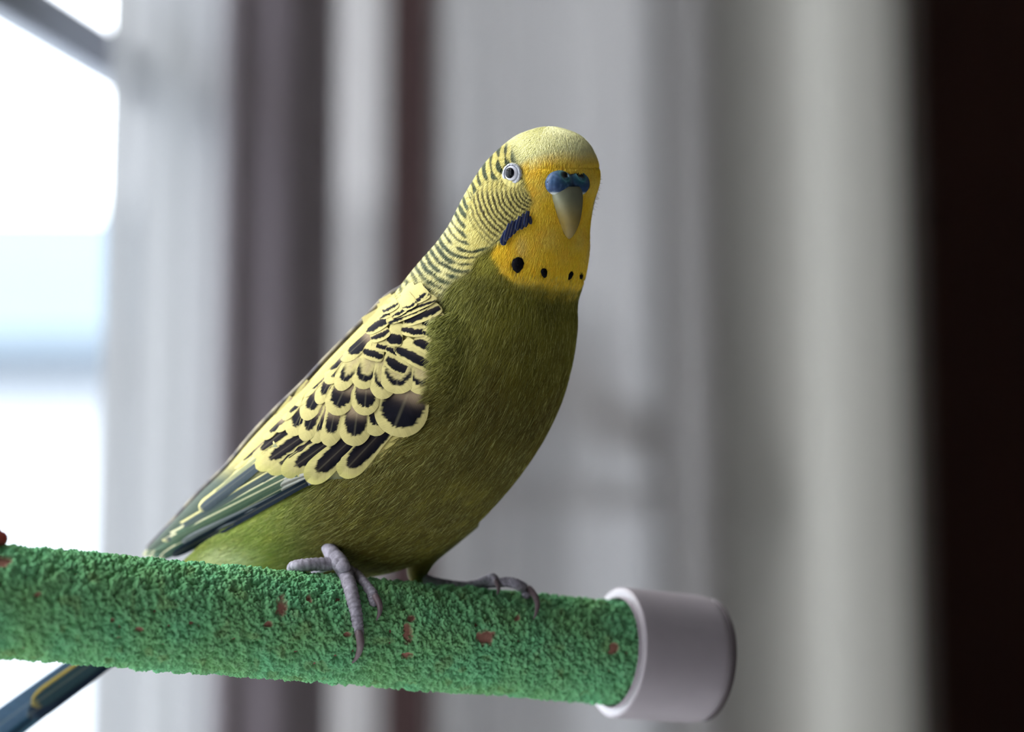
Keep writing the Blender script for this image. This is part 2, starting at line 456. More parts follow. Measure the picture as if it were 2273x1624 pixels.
# ------------------------------------------------------------------ curtains, post and cabinet behind the bird
def curtain(name, pts, mat, z0, z1, fold=0.0, nfold=6, crease=None, amp_top=0.6):
    """pts: (photo x, distance) along the cloth; folds run vertically"""
    t = np.linspace(0, 1, 160)
    tab = interp_rows(pts, 160)
    x = np.array([xw(a, b) for a, b in tab]); y = tab[:, 1].copy()
    zs = np.linspace(z0, z1, 46)
    X, Z = np.meshgrid(x, zs); Y = np.tile(y, (46, 1)); T = np.tile(t, (46, 1))
    ph = vnoise(T * 3.1, Z * 0.6, seed=5) * 1.3
    Y = Y + fold * np.sin(2 * math.pi * nfold * T + ph) * (0.75 + 0.25 * np.sin(T * 9))
    if crease is not None:
        (t0, zz0, t1, zz1, wd, amp) = crease
        zl = zz0 + (zz1 - zz0) * (T - t0) / (t1 - t0)
        m = smooth(t0 - 0.1, t0 + 0.05, T) * smooth(t1 + 0.12, t1, T)
        Y = Y + amp * m * np.exp(-((Z - zl) / wd) ** 2)
    o = grid_mesh(name, np.stack([X, Y, Z], -1), mat, None, (x.mean(), y.mean(), 0))
    o.location = (x.mean(), y.mean(), 0)
    return o

CZ0, CZ1 = 0.02, 2.5
tag(curtain('drape', [(484, 0.91), (496, 0.895), (540, 0.90), (610, 0.935), (680, 1.0), (730, 1.08), (742, 1.14)], M_taupe, CZ0, CZ1, fold=0.002, nfold=3),
    'dark taupe drape hanging beside the white window frame', 'curtain')
tag(curtain('curtain', [(955, 1.16), (962, 1.10), (1010, 1.085), (1090, 1.10), (1130, 1.112), (1180, 1.10), (1300, 1.085), (1400, 1.10), (1440, 1.09), (1520, 1.07), (1575, 1.075), (1590, 1.10), (1592, 1.14)],
            M_cloth, CZ0, CZ1, crease=(0.5, 1.455, 1.0, 1.415, 0.016, 0.006)),
    'pale grey curtain straight behind the bird, with soft pleats', 'curtain')
tag(curtain('curtain', [(1480, 1.20), (1570, 1.24), (1640, 1.36), (1720, 1.52), (1800, 1.60), (1900, 1.58), (1980, 1.53), (2060, 1.56), (2120, 1.62)], M_cloth2, CZ0, CZ1),
    'warm grey curtain between the pale curtain and the dark cabinet', 'curtain')
# pale strip between drape and post is the back wall's own curtain end
tag(curtain('curtain', [(690, 1.5), (740, 1.44), (800, 1.42), (860, 1.46), (920, 1.5)], M_cloth, CZ0, CZ1),
    'narrow strip of grey curtain between taupe drape and brown post', 'curtain')
tag(curtain('curtain', [(850, 1.30), (858, 1.255), (885, 1.24), (925, 1.245), (958, 1.25), (985, 1.28)], M_brown, CZ0, CZ1, fold=0.002, nfold=2),
    'dark brown curtain edge left of the pale curtain', 'curtain')
# white net gathered at the far end of the window, daylight coming through it
ta = np.linspace(0, 1, 120); za = np.linspace(1.125, 2.5, 30)
wa = 0.040 + 0.083 * (1 - ta)
wn_ = 0.014 + 0.005 * np.sin(2 * math.pi * 2.1 * ta + 0.6) + 0.0022 * np.sin(2 * math.pi * 5.3 * ta)
pw = W0[None] + wa[:, None] * WD + wn_[:, None] * WN
V = np.stack([np.column_stack([pw[:, 0], pw[:, 1], np.full(120, z)]) for z in za])
nc = pw.mean(0)
o = grid_mesh('net_curtain', V, M_net, None, nc); o.location = nc
tag(o, 'white net curtain gathered beside the bright window panes', 'curtain')
cab = empty('cabinet', (xw(2300, 1.4), 1.5, 0))
tag(cab, 'tall dark brown wooden cabinet at the right edge', 'cabinet')
cbb = (xw(2300, 1.4), 1.5, 0)
cx0 = xw(2044, 1.42)
box('cabinet_body', cx0 + 0.004, cx0 + 0.62, 1.43, 1.51, 0.0, 2.2, M_dark, cab, cbb, 0.004)
box('door', cx0, cx0 + 0.308, 1.408, 1.43, 0.05, 2.18, M_dark, cab, cbb, 0.004)
box('door', cx0 + 0.312, cx0 + 0.62, 1.408, 1.43, 0.05, 2.18, M_dark, cab, cbb, 0.004)

bb = [np.array([0.0186, 1.223]) - 0.06 * np.array([0.3156, 0.9489]), np.array([0.1107, 1.5]) + 0.10 * np.array([0.3156, 0.9489])]
box_mesh('trim_1', [(p[0] + o_ * 0.9489, p[1] - o_ * 0.3156, z) for z in (1.459, 1.481) for p, o_ in ((bb[0], 0.006), (bb[1], 0.006), (bb[1], -0.006), (bb[0], -0.006))], M_bar)['kind'] = 'structure'

# ------------------------------------------------------------------ perch
PS = 0.0829                                               # slope in the picture
def perch_c(px): return 1334.0 + PS * px                  # centre line, photo y
def perch_d(px): return 122.0 + 0.455 * (px - 770.0)      # centre line, depth
PR = 118.0                                                # radius in focus pixels
A = P(0, perch_c(0), perch_d(0)); B = P(1400, perch_c(1400), perch_d(1400))
AX = (B - A); AX /= np.linalg.norm(AX)
E1 = np.cross(AX, np.array([0, 0, 1.0])); E1 /= np.linalg.norm(E1); E2 = np.cross(E1, AX)      # E1 away/towards, E2 up
def axis_at(px):
    """distance from A along the axis where the photo column px is met"""
    lo, hi = -0.4, 0.4
    for _ in range(40):
        m = (lo + hi) / 2; q = A + AX * m - CAMP
        x = q @ RIGHT / (q @ FWD) * FPX + 1136.5
        lo, hi = (m, hi) if x < px else (lo, m)
    return lo
perch_base = A + AX * axis_at(770)
perch = empty('perch', perch_base)
tag(perch, 'rough green coated rod perch with a white end cap', 'perch')
t_l, t_r, t_cap = axis_at(-70), axis_at(1440), axis_at(1366)
# distance to the window frame so that the rod really ends there
den = AX @ WN; t_wall = ((W0 - A) @ WN) / den
R0 = PR * U1
core = tube(np.array([A + AX * t for t in np.linspace(t_wall + 0.002, t_r, 12)]), np.full(12, R0 * 0.93), 40)
grid_mesh('rod', core, mat_plain('brown_rod_wood', (140, 96, 84), 0.7, 0.2, 0.2, 300), perch, perch_base, wrap_u=True)
NT, NA = 1150, 500
tt = np.concatenate([np.linspace(max(t_wall + 0.004, t_l - 0.05), t_l, 40)[:-1], np.linspace(t_l, t_r, NT)])
aa = np.linspace(0, 2 * math.pi, NA, endpoint=False)
TT, AA = np.meshgrid(tt, aa, indexing='ij')
dirn = np.cos(AA)[..., None] * E1 + np.sin(AA)[..., None] * E2
base_pts = A + TT[..., None] * AX + dirn * R0
q = base_pts / U1
s1 = 15.0; s2 = 7.5
lump = 1 - np.clip(worley(q[..., 0] / s1, q[..., 1] / s1, q[..., 2] / s1, 3), 0, 1.2) ** 2
lump2 = 1 - np.clip(worley(q[..., 0] / s2, q[..., 1] / s2, q[..., 2] / s2, 9), 0, 1.2) ** 2
big = vnoise(q[..., 0] / 46, q[..., 1] / 46, q[..., 2] / 46, 4)
med = vnoise(q[..., 0] / 19, q[..., 1] / 19, q[..., 2] / 19, 8)
s3 = 4.4
lump3 = 1 - np.clip(worley(q[..., 0] / s3, q[..., 1] / s3, q[..., 2] / s3, 15), 0, 1.2) ** 2
height = (lump - 0.65) * 12 + (lump2 - 0.65) * 8.5 + (lump3 - 0.65) * 3.2 + med * 3.6 + big * 2.0
rel = base_pts - CAMP
dep = rel @ FWD
qx = rel @ RIGHT / dep * FPX + 1136.5; qy = 812 - rel @ UPV / dep * FPX
front = (dirn @ FWD) < 0.2
bare = np.zeros_like(qx)
wob = vnoise(qx / 9, qy / 9, seed=21) * 6 + vnoise(qx / 4, qy / 4, seed=22) * 3
for bx, by, rx, ry in ((626, 1348, 13, 30), (1079, 1414, 24, 17), (905, 1402, 11, 24), (903, 1455, 12, 8), (1362, 1440, 12, 16), (4, 1246, 26, 14),
                       (596, 1385, 9, 8), (686, 1330, 7, 9), (1150, 1372, 6, 7), (770, 1408, 9, 6), (84, 1318, 8, 6), (250, 1376, 7, 8), (310, 1398, 12, 6), (915, 1373, 9, 9)):
    dd = np.sqrt(((qx - bx) / rx) ** 2 + ((qy - by) / ry) ** 2) * min(rx, ry) + wob * min(rx, ry) / 18
    bare = np.maximum(bare, smooth(min(rx, ry) * 1.1, min(rx, ry) * 0.55, dd) * front)
height = height * (1 - bare) + bare * (-7.0 + med * 1.0)
V = base_pts + dirn * (height * U1)[..., None]
mott = vnoise(q[..., 0] / 60, q[..., 1] / 60, q[..., 2] / 60, 31)
fine = vnoise(q[..., 0] / 9, q[..., 1] / 9, q[..., 2] / 9, 33)
C = mix(lin((112, 164, 108)), lin((104, 170, 122)), np.clip(0.5 + mott * 0.6, 0, 1))
C = mix(C, lin((150, 196, 152)), np.clip(fine * 0.5, 0, 1) * 0.5)
dirt = smooth(0.35, 0.75, vnoise(q[..., 0] / 28, q[..., 1] / 28, q[..., 2] / 28, 41)) * 0.35
C = mix(C, lin((112, 124, 70)), dirt)
C = mix(C, lin((172, 122, 108)), bare)
sc = grid_mesh('sand_coating', V, M_coat, perch, perch_base, wrap_u=True, colors=C)
sc['label'] = 'rough crumbly green sand coating with bare brown spots'
# end cap: a lathed cup, open towards the left
CR = 154 * U1; CL = (axis_at(1562) - t_cap)
prof = [(0.62, CR * 0.80), (0.02, CR * 0.83), (0.0, CR * 0.86), (-0.004, CR * 0.90), (-0.004, CR * 0.95), (0.012, CR * 0.985), (0.06, CR), (0.5, CR * 0.992), (0.86, CR * 0.985), (0.93, CR * 0.97), (0.965, CR * 0.945), (0.985, CR * 0.915), (0.99, CR * 0.88), (0.99, 0.0001)]
pt = interp_rows(prof, 120)
dd_ = np.cos(th2 := np.linspace(0, 2 * math.pi, 96, endpoint=False))[:, None] * E1 + np.sin(th2)[:, None] * E2
V = np.stack([A + AX * (t_cap + f * CL) + dd_ * max(r, 1e-5) for f, r in pt])
capo = grid_mesh('end_cap', V, M_plastic, perch, perch_base, wrap_u=True); capo['label'] = 'white plastic end cap'
pl2 = [(0.95, 0.90), (0.985, 0.935), (1.01, 0.935), (1.022, 0.92), (1.028, 0.88), (1.03, 0.001)]
V = np.stack([A + AX * (t_cap + f * CL) + dd_ * CR * r for f, r in interp_rows(pl2, 30)])
grid_mesh('cap_seam', V, M_plug, capo, perch_base, wrap_u=True)['label'] = 'dark seam round the closed end of the cap'
nb = P(1434, 1386, perch_d(1434) - 132)
grid_mesh('mould_burr', tube(np.array([nb - AX * 8 * U1, nb, nb + E2 * 4 * U1 + AX * 3 * U1]), np.array([4, 5, 3]) * U1, 10), M_plastic, capo, perch_base, wrap_u=True)
# red toy at the left end of the rod
rt = P(-34, 1192, perch_d(-34) - 6)
bead = tube(np.array([rt + AX * x * U1 for x in (-42, -30, -12, 8, 24, 34)]), np.array([20, 31, 36, 35, 28, 16]) * U1, 24)
ro = grid_mesh('toy_bead', bead, M_red, None, rt, wrap_u=True); ro.location = rt
tag(ro, 'dark red rounded bead sitting on the left end of green perch', 'toy')

# ------------------------------------------------------------------ budgerigar: body surface
SECT = [  # left/back outline x,y, right/front outline x,y, depth of centre, half depth
 (1215, 283, 1217, 283, 95, 1), (1190, 287, 1243, 286, 95, 27), (1150, 302, 1284, 301, 96, 68), (1112, 330, 1311, 328, 98, 102), (1076, 367, 1327, 366, 100, 126),
 (1046, 413, 1329, 403, 102, 140), (1022, 456, 1315, 452, 105, 146), (1000, 500, 1307, 505, 110, 150), (970, 543, 1305, 558, 116, 158),
 (940, 578, 1295, 615, 124, 166), (905, 622, 1278, 672, 132, 175), (870, 672, 1276, 735, 140, 184), (836, 740, 1263, 815, 148, 190),
 (796, 812, 1237, 900, 155, 194), (752, 882, 1190, 992, 165, 194), (702, 952, 1120, 1087, 180, 186), (645, 1022, 1030, 1178, 200, 170),
 (585, 1090, 925, 1243, 232, 146), (518, 1152, 795, 1278, 275, 118), (452, 1212, 640, 1304, 320, 92), (398, 1266, 510, 1340, 362, 68),
 (348, 1318, 410, 1382, 400, 48), (302, 1367, 340, 1416, 435, 30), (272, 1399, 282, 1409, 450, 1)]
NS = len(SECT) - 1
ST_T = np.linspace(0, NS, 2400); ST = interp_rows(SECT, 2400)
ST[:, 5] = np.maximum(ST[:, 5], 0.3)
PHM = rad(46)                                               # where the bird's own midline lies on each ring
def S(s, phi):
    """body surface in photo space (px, py, depth)"""
    s = np.clip(s, 0, NS)
    v = [np.interp(s, ST_T, ST[:, k]) for k in range(6)]
    c, sn = np.cos(phi), np.sin(phi)
    return np.stack([(v[0] + v[2]) / 2 + (v[2] - v[0]) / 2 * c, (v[1] + v[3]) / 2 + (v[3] - v[1]) / 2 * c, v[4] - v[5] * sn], -1)
def mirror_phi(phi):
    """angle on the painted (near) flank that a ring angle corresponds to"""
    d = (phi - PHM + math.pi) % (2 * math.pi) - math.pi
    return PHM + np.abs(d)

WING_U = [(905, 640), (865, 668), (815, 722), (740, 800), (685, 860), (625, 918), (570, 975), (510, 1042), (450, 1098), (390, 1160), (330, 1222)]
WING_L = [(985, 690), (988, 760), (985, 830), (965, 890), (925, 950), (860, 1010), (790, 1055), (700, 1070), (610, 1110), (500, 1165), (400, 1225)]
WING_DU = [120, 138, 148, 150, 160, 185, 212, 252, 300, 342, 392]
WING_DL = [0, -14, -22, -24, -18, 0, 26, 84, 165, 262, 350]
WPOLY = WING_U + WING_L[::-1]

# --- plumage colours
CHK = (1183.0, 420.0)
_smp = [(1130, 348, 1, 20, 17), (1113, 348, -2, 20, 16), (1099, 358, 0, 20, 16), (1086, 385, 6, 14, 15), (1055, 398, 3, 20, 14), (1030, 438, 3, 17, 14), (1020, 470, 5, 13, 14),
        (1014, 497, 14, 22, 14), (1002, 506, 13, 20, 14), (966, 580, 15, 19, 17), (990, 580, 28, 26, 17), (1022, 560, 20, 7, 16), (941, 592, 7, 16, 15), (910, 612, 1, 16, 15),
        (1023, 588, 24, 4, 16), (930, 632, 15, 12, 16), (960, 598, 8, 8, 15), (1075, 350, -3, 20, 15), (1040, 412, 2, 20, 14), (985, 540, 14, 20, 15), (955, 560, 10, 18, 15), (1010, 540, 18, 14, 15)]
def _basis(x, y):
    u, v = (x - 1020) / 100, (y - 480) / 100
    return [u ** i * v ** j for i in range(5) for j in range(5 - i) if i + j > 0], [(i, j) for i in range(5) for j in range(5 - i) if i + j > 0], u, v
def _fit():
    rows, rhs = [], []
    for x, y, tx, ty, sp in _smp:
        _, ij, u, v = _basis(np.float64(x), np.float64(y))
        n = np.array([-ty, tx], float); n /= np.linalg.norm(n)
        if n[0] > 0: n = -n
        gx = [i * u ** max(i - 1, 0) * v ** j / 100 if i else 0 for i, j in ij]
        gy = [j * u ** i * v ** max(j - 1, 0) / 100 if j else 0 for i, j in ij]
        rows += [gx, gy]; rhs += [n[0] / sp, n[1] / sp]
    A_ = np.array(rows); A_ = np.vstack([A_, np.eye(A_.shape[1]) * 0.002]); r = np.concatenate([rhs, np.zeros(A_.shape[1])])
    return np.linalg.lstsq(A_, r, rcond=None)[0]
_co = _fit()
def psi_neck(x, y):
    b, _, _, _ = _basis(x, y)
    return sum(c * t for c, t in zip(_co, b))

MASK = [(1156, 366), (1172, 350), (1240, 335), (1345, 330), (1350, 400), (1330, 480), (1320, 560), (1312, 640), (1275, 662), (1215, 655), (1150, 634), (1112, 606), (1090, 572), (1100, 548), (1115, 540), (1150, 500), (1172, 472), (1184, 445), (1168, 412)]
CROWN = [(1215, 262), (1345, 270), (1345, 362), (1305, 350), (1255, 341), (1210, 346), (1170, 362), (1152, 368), (1147, 345), (1136, 324), (1118, 312), (1160, 280)]
BARZ = [(1130, 300), (1146, 335), (1156, 366), (1165, 410), (1184, 445), (1172, 470), (1110, 540), (1085, 552), (1058, 572), (1045, 602), (1005, 626), (985, 650), (980, 700), (900, 780), (700, 1000), (560, 900), (860, 600), (940, 500), (1010, 380), (1070, 310)]
CHEEK = [(1116, 400), (1078, 402), (1056, 430), (1040, 470), (1034, 515), (1046, 552), (1090, 548), (1112, 520), (1150, 474), (1182, 462), (1187, 432), (1162, 404)]
PALEV = [(478, 1216), (520, 1205), (575, 1216), (590, 1240), (540, 1262), (450, 1262)]

def paint(px, py):
    px = np.asarray(px, float); py = np.asarray(py, float)
    n1 = vnoise(px / 38, py / 38, seed=51); n2 = vnoise(px / 13, py / 13, seed=52); n3 = vnoise(px / 5, py / 5, seed=53)
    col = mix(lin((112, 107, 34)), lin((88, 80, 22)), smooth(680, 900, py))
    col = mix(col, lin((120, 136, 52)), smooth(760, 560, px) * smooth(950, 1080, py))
    near_wing = smooth(130, 0, np.abs(sdf(px, py, WPOLY))) * smooth(560, 640, py) * smooth(900, 700, py)
    col = mix(col, lin((150, 154, 78)), near_wing * 0.55)  # pale olive feather edges, strengthened to carry the light falling off across the breast
    col = col * (1 + 0.20 * n1 + 0.09 * n2)[..., None]
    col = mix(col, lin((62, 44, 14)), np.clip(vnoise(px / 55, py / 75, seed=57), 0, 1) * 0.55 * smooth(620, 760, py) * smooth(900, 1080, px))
    col = mix(col, lin((152, 146, 56)), np.clip(n1 * n2 * 1.6, 0, 0.45) * smooth(1000, 1100, py))
    col = mix(col, lin((208, 212, 170)), inside(px, py, PALEV, 14) * 0.45)
    h = py < 800
    if h.any():
        x, y = px[h], py[h]; c = col[h]
        z = inside(x, y, BARZ, 7)
        base = mix(lin((216, 204, 126)), lin((226, 218, 158)), smooth(1060, 990, x))
        base = base * (1 + 0.05 * n2[h])[..., None]
        c = mix(c, base, z)
        # cheek arcs
        r = np.hypot(x - CHK[0], y - CHK[1]) + 1.6 * n2[h]
        k = np.interp(r, [0, 40, 75, 110, 160], [0, 5.2, 8.9, 12.2, 16.9])
        arc = smooth(-0.1, 0.4, np.sin(2 * math.pi * k + 0.5 * n3[h]))
        chk = inside(x, y, CHEEK, 5) * z
        fade = smooth(168, 120, r) * 0.75 + 0.25
        low = smooth(415, 440, y) * 0.6 + 0.4
        c = mix(c, lin((36, 26, 8)), arc * chk * fade * low * 0.93)
        # nape and neck bars, broken into short dashes
        ps = psi_neck(x, y) + 0.07 * n2[h]
        row = np.floor(ps)
        brk = vnoise(x / 19 + row * 5.3, y / 19 + row * 2.7, seed=61)
        bar = smooth(-0.1, 0.35, np.sin(2 * math.pi * ps) + 1.05 * brk - 0.05)
        nk = (1 - inside(x, y, CHEEK, 4)) * z * smooth(760, 715, y)
        nk = nk * (1 - inside(x, y, CROWN, 8))
        darkc = mix(lin((36, 46, 34)), lin((30, 58, 48)), np.clip(0.5 + brk, 0, 1))
        c = mix(c, darkc, bar * nk * 0.93)
        # yellow mask and pale crown
        m = smooth(7, -7, sdf(x, y, MASK) + n3[h] * 2.5)
        soft = smooth(665, 610, y + 12 * n2[h])
        yel = mix(lin((255, 214, 58)), lin((254, 220, 92)), np.clip(0.5 + 0.8 * n1[h], 0, 1))
        yel = mix(yel, lin((252, 190, 34)), np.clip(n2[h], 0, 1) * 0.35)
        yel = mix(yel, lin((232, 204, 110)), smooth(26, 5, np.hypot((x - 1158) * 1.3, (y - 550) * 0.7)) * 0.7)
        c = mix(c, yel, m * soft)
        cr = smooth(16 + 12 * (x > 1175), -16, sdf(x, y, CROWN) + n3[h] * 1.5)
        c = mix(c, lin((246, 242, 184)), cr)
        # light streak of the throat's lower left edge turning green
        c = mix(c, lin((176, 170, 72)), smooth(34, 8, np.hypot((x - 1082) / 1.1, (y - 590))) * 0.6)
        col[h] = c
    return np.clip(col, 0, 1)

bird_base = P(880, 1283, 190)
bird = empty('budgerigar', bird_base)
tag(bird, 'yellow and green budgerigar with barred wings standing on the green perch', 'bird')

ss = np.unique(np.concatenate([np.linspace(0, 1, 46) ** 1.6, np.linspace(1, 10.5, 380), np.linspace(10.5, NS, 190)]))
NP_ = 520
ph = np.linspace(0, 2 * math.pi, NP_, endpoint=False)
SS, PH = np.meshgrid(ss, ph, indexing='ij')
body_px = S(SS, PH)
mp_ = S(SS, mirror_phi(PH))
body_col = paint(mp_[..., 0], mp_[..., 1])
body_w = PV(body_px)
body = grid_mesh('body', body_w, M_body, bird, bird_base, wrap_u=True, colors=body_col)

# coarse copy (never linked) to look up the surface's depth
cs_, cp_ = np.meshgrid(np.linspace(0.02, NS, 150), np.linspace(0, 2 * math.pi, 96, endpoint=False), indexing='ij')
cv = PV(S(cs_, cp_)).reshape(-1, 3); ci = np.arange(150 * 96).reshape(150, 96)
cf = np.stack([ci[:-1], np.roll(ci[:-1], -1, 1), np.roll(ci[1:], -1, 1), ci[1:]], -1).reshape(-1, 4)
BVH = BVHTree.FromPolygons([Vector(x) for x in cv.tolist()], cf.tolist())
def body_depth(px, py, default=None):
    d = PV([px, py, 0]) - CAMP; d /= np.linalg.norm(d)
    hit = BVH.ray_cast(Vector(CAMP), Vector(d), 3.0)
    if hit[0] is None: return default
    return ((np.array(hit[0]) - CAMP) @ FWD - D) / U1

# wing surface table
wt = np.column_stack([WING_U, WING_L, WING_DU, WING_DL])
wd_ = interp_rows(wt, 260)
wtv = np.linspace(-0.25, 1.35, 150)
def wing_row(row, t):
    x = row[..., 0] + (row[..., 2] - row[..., 0]) * t; y = row[..., 1] + (row[..., 3] - row[..., 1]) * t
    q_ = 1 - np.clip(t, 0, 1)
    d = row[..., 4] - (row[..., 4] - row[..., 5]) * np.sqrt(np.clip(1 - q_ * q_, 0, 1)) + np.where(t < 0, -t * 150, 0)
    return x, y, d
WX, WY, WDp = wing_row(wd_[:, None, :], wtv[None, :])
wflat = np.stack([WX.ravel(), WY.ravel(), WDp.ravel()], -1)
def wing_depth(px, py):
    d2 = (wflat[:, 0] - px) ** 2 + (wflat[:, 1] - py) ** 2
    i = np.argpartition(d2, 6)[:6]; w = 1 / (d2[i] + 4)
    d = float((wflat[i, 2] * w).sum() / w.sum())
    b = body_depth(px, py)
    return d if b is None else min(d, b - 6)
def skin_depth(px, py):
    b = body_depth(px, py)
    return 130.0 if b is None else b

# wing shell under the feathers
sg = np.linspace(0, 259, 90).astype(int); tg = np.linspace(-0.02, 1.0, 34)
gx, gy, gd = wing_row(wd_[sg][:, None, :], tg[None, :])
for i in range(gx.shape[0]):
    for j in range(gx.shape[1]):
        b = body_depth(gx[i, j], gy[i, j])
        if b is not None: gd[i, j] = min(gd[i, j], b - 4)
wc = mix(lin((188, 175, 106)), lin((72, 82, 72)), smooth(1000, 1080, gy))
wing = grid_mesh('wing', P(gx, gy, gd + 3), M_vane, bird, bird_base, colors=wc, uv=np.stack([gx * 0.4, gy], -1))
wing['label'] = 'near wing of pale yellow feathers with black centres'
sm = wing.modifiers.new('thickness', 'SOLIDIFY'); sm.thickness = 10 * U1; sm.offset = 0

CREAM = lin((188, 176, 116)); BLACK = lin((15, 15, 23)); BROWN = lin((140, 122, 98)); DKB = lin((46, 39, 38))
FNR = [0]
def feather(name, b, t, w, kind='scallop', m=9, th=20, h0=2, hk=9, vc=0.5, parent=None, depth=wing_depth, blunt=2.0, tipm=None, cols=None, cream=1.0, nu=23, nv=34, depth_line=None, dv=(0.0, 1.0)):
    FNR[0] += 1; sd = 100 + FNR[0]
    b = np.array(b, float); t = np.array(t, float); L = np.linalg.norm(t - b); a = (t - b) / L; n = np.array([-a[1], a[0]])
    v = np.linspace(0, 1, nv) ** 0.85; u = np.linspace(-1, 1, nu)
    ell = np.clip((v - vc) / (1 - vc), 0, 1)
    hw = (w / 2) * np.clip(1 - ell ** blunt, 0, 1) ** (1 / blunt)
    hw = hw * (0.72 + 0.28 * smooth(0, vc, v)) + 0.15
    X = u[None, :] * hw[:, None]; Y = np.tile((v * L)[:, None], (1, nu))
    px = b[0] + a[0] * Y + n[0] * X; py = b[1] + a[1] * Y + n[1] * X
    if depth_line is not None:
        Dp = depth_line[0] + (depth_line[1] - depth_line[0]) * (Y / L)
    else:
        kv = np.linspace(0, 1, 6); ku = np.linspace(-1, 1, 5)
        cd = np.array([[depth(b[0] + a[0] * y_ * L + n[0] * x_ * w / 2 * 0.9, b[1] + a[1] * y_ * L + n[1] * x_ * w / 2 * 0.9) for x_ in ku] for y_ in kv])
        cc = np.array([np.interp(v, kv, cd[:, k]) for k in range(5)]).T
        Dp = np.array([np.interp(X[i] / (w / 2 * 0.9), ku, cc[i]) for i in range(nv)])
    Dp = Dp - (h0 * 0.28 + hk * v[:, None] * 0.7 + (FNR[0] % 3) * 0.9) - 0.055 * w * (1 - (X / (w / 2)) ** 2)
    # distance from the rim, in px
    yt = np.clip(Y - vc * L, 0, None) / ((1 - vc) * L)
    rho = (np.abs(X / (w / 2)) ** blunt + yt ** blunt) ** (1 / blunt)
    e = (1 - rho) * np.where(yt > 0, min(w / 2, (1 - vc) * L), w / 2)
    e = np.maximum(e, 0)
    q_m = (tipm or m) / m
    e2 = e / (m * (1 + (q_m - 1) * smooth(vc * 0.8, 1.0, Y / L) * smooth(1.0, 0.5, np.abs(X) / (w / 2))))
    barb = Y - 0.8 * np.abs(X)
    jag = 1 + 0.16 * vnoise(barb / 2.6, X * 0.02, seed=sd) + 0.10 * vnoise(barb / 9, X / 9, seed=sd + 1)
    e2 = e2 * jag
    col = np.tile(CREAM * cream, (nv, nu, 1)) * (1 + 0.05 * vnoise(X / 9, Y / 9, seed=sd + 2))[..., None]
    if kind == 'scallop':
        dk = smooth(0.86, 1.06, e2)
        inn = smooth(0.62, 0.30, v)[:, None] * smooth(0.95, 0.35, np.abs(X) / (w / 2))
        c2 = mix(BLACK, mix(DKB, BROWN, smooth(0.5, 0.2, v)[:, None] * np.ones_like(X)), inn)
        col = mix(col, c2, dk)
    elif kind == 'bar':
        d_ax = np.minimum((1 - v[:, None]) * L * jag + X * 0 - 0.18 * w * (1 - np.sqrt(np.clip(1 - (X / (w / 2)) ** 2, 0, 1))) * 0, 99)
        xn = X / (w / 2)
        yc = L - m - th / 2 - 2.5 * xn ** 2 * np.sign(math.sin(sd * 1.7)) + 1.5 * vnoise(xn * 1.5, xn * 0, seed=sd + 3)
        wob = 1.6 * vnoise(X / 2.2, Y * 0.05, seed=sd + 4) + 1.2 * vnoise(X / 7, Y * 0.05, seed=sd + 5)
        dk = smooth(1.2, -1.2, np.abs(Y - yc) - th / 2 * (1 - 0.55 * np.abs(xn) ** 3) - wob) * smooth(1.0, 0.93, np.abs(xn))
        c2 = mix(BLACK, DKB, smooth(m + th * 0.35, m + th, (1 - v[:, None]) * L + np.zeros_like(X)) * 0.6)
        col = mix(col, c2, dk)
    elif kind == 'crescent':
        dk = smooth(0.86, 1.06, e2) * smooth(m + th * 1.15, m + th * 0.7, e2 * m + 0.25 * (1 - v[:, None]) * L) * smooth(0.2, 0.5, v)[:, None] * smooth(0.98, 0.8, np.abs(X) / (w / 2))
        col = mix(col, BLACK, dk)
        col = mix(col, BROWN, smooth(m + th * 0.7, m + th * 1.6, e2 * m + 0.25 * (1 - v[:, None]) * L) * 0.55)
    elif kind == 'long':
        dk = smooth(0.88, 1.05, e2)
        c2 = mix(BLACK, DKB, smooth(0.5, 0.0, np.abs(X) / (w / 2)) * 0.6)
        col = mix(col, c2, dk)
        col = mix(col, lin((206, 200, 110)), smooth(0.6, 0.0, e2) * 0.35)
    elif kind == 'flight':
        ca, cb2, edge_s, frac = cols
        col = np.tile(lin(ca), (nv, nu, 1)) * (1 + 0.08 * vnoise(X / 5, Y / 30, seed=sd))[..., None]
        uu = X / np.maximum(hw[:, None], 1e-6) * edge_s
        col = mix(col, lin(cb2), smooth(1 - 2 * frac, 1 - 2 * frac + 0.25, uu))
        col = mix(col, lin(cb2), smooth(0.965, 0.995, v)[:, None] * np.ones_like(X) * 0.8)
    shaft = smooth(1.6, 0.4, np.abs(X)) * 0.08
    col = mix(col, lin((214, 204, 160)), shaft * (kind != 'bar'))
    o = grid_mesh(name, P(px, py, Dp), M_vane, parent, bird_base, colors=col, uv=np.stack([X, Y], -1))
    return o

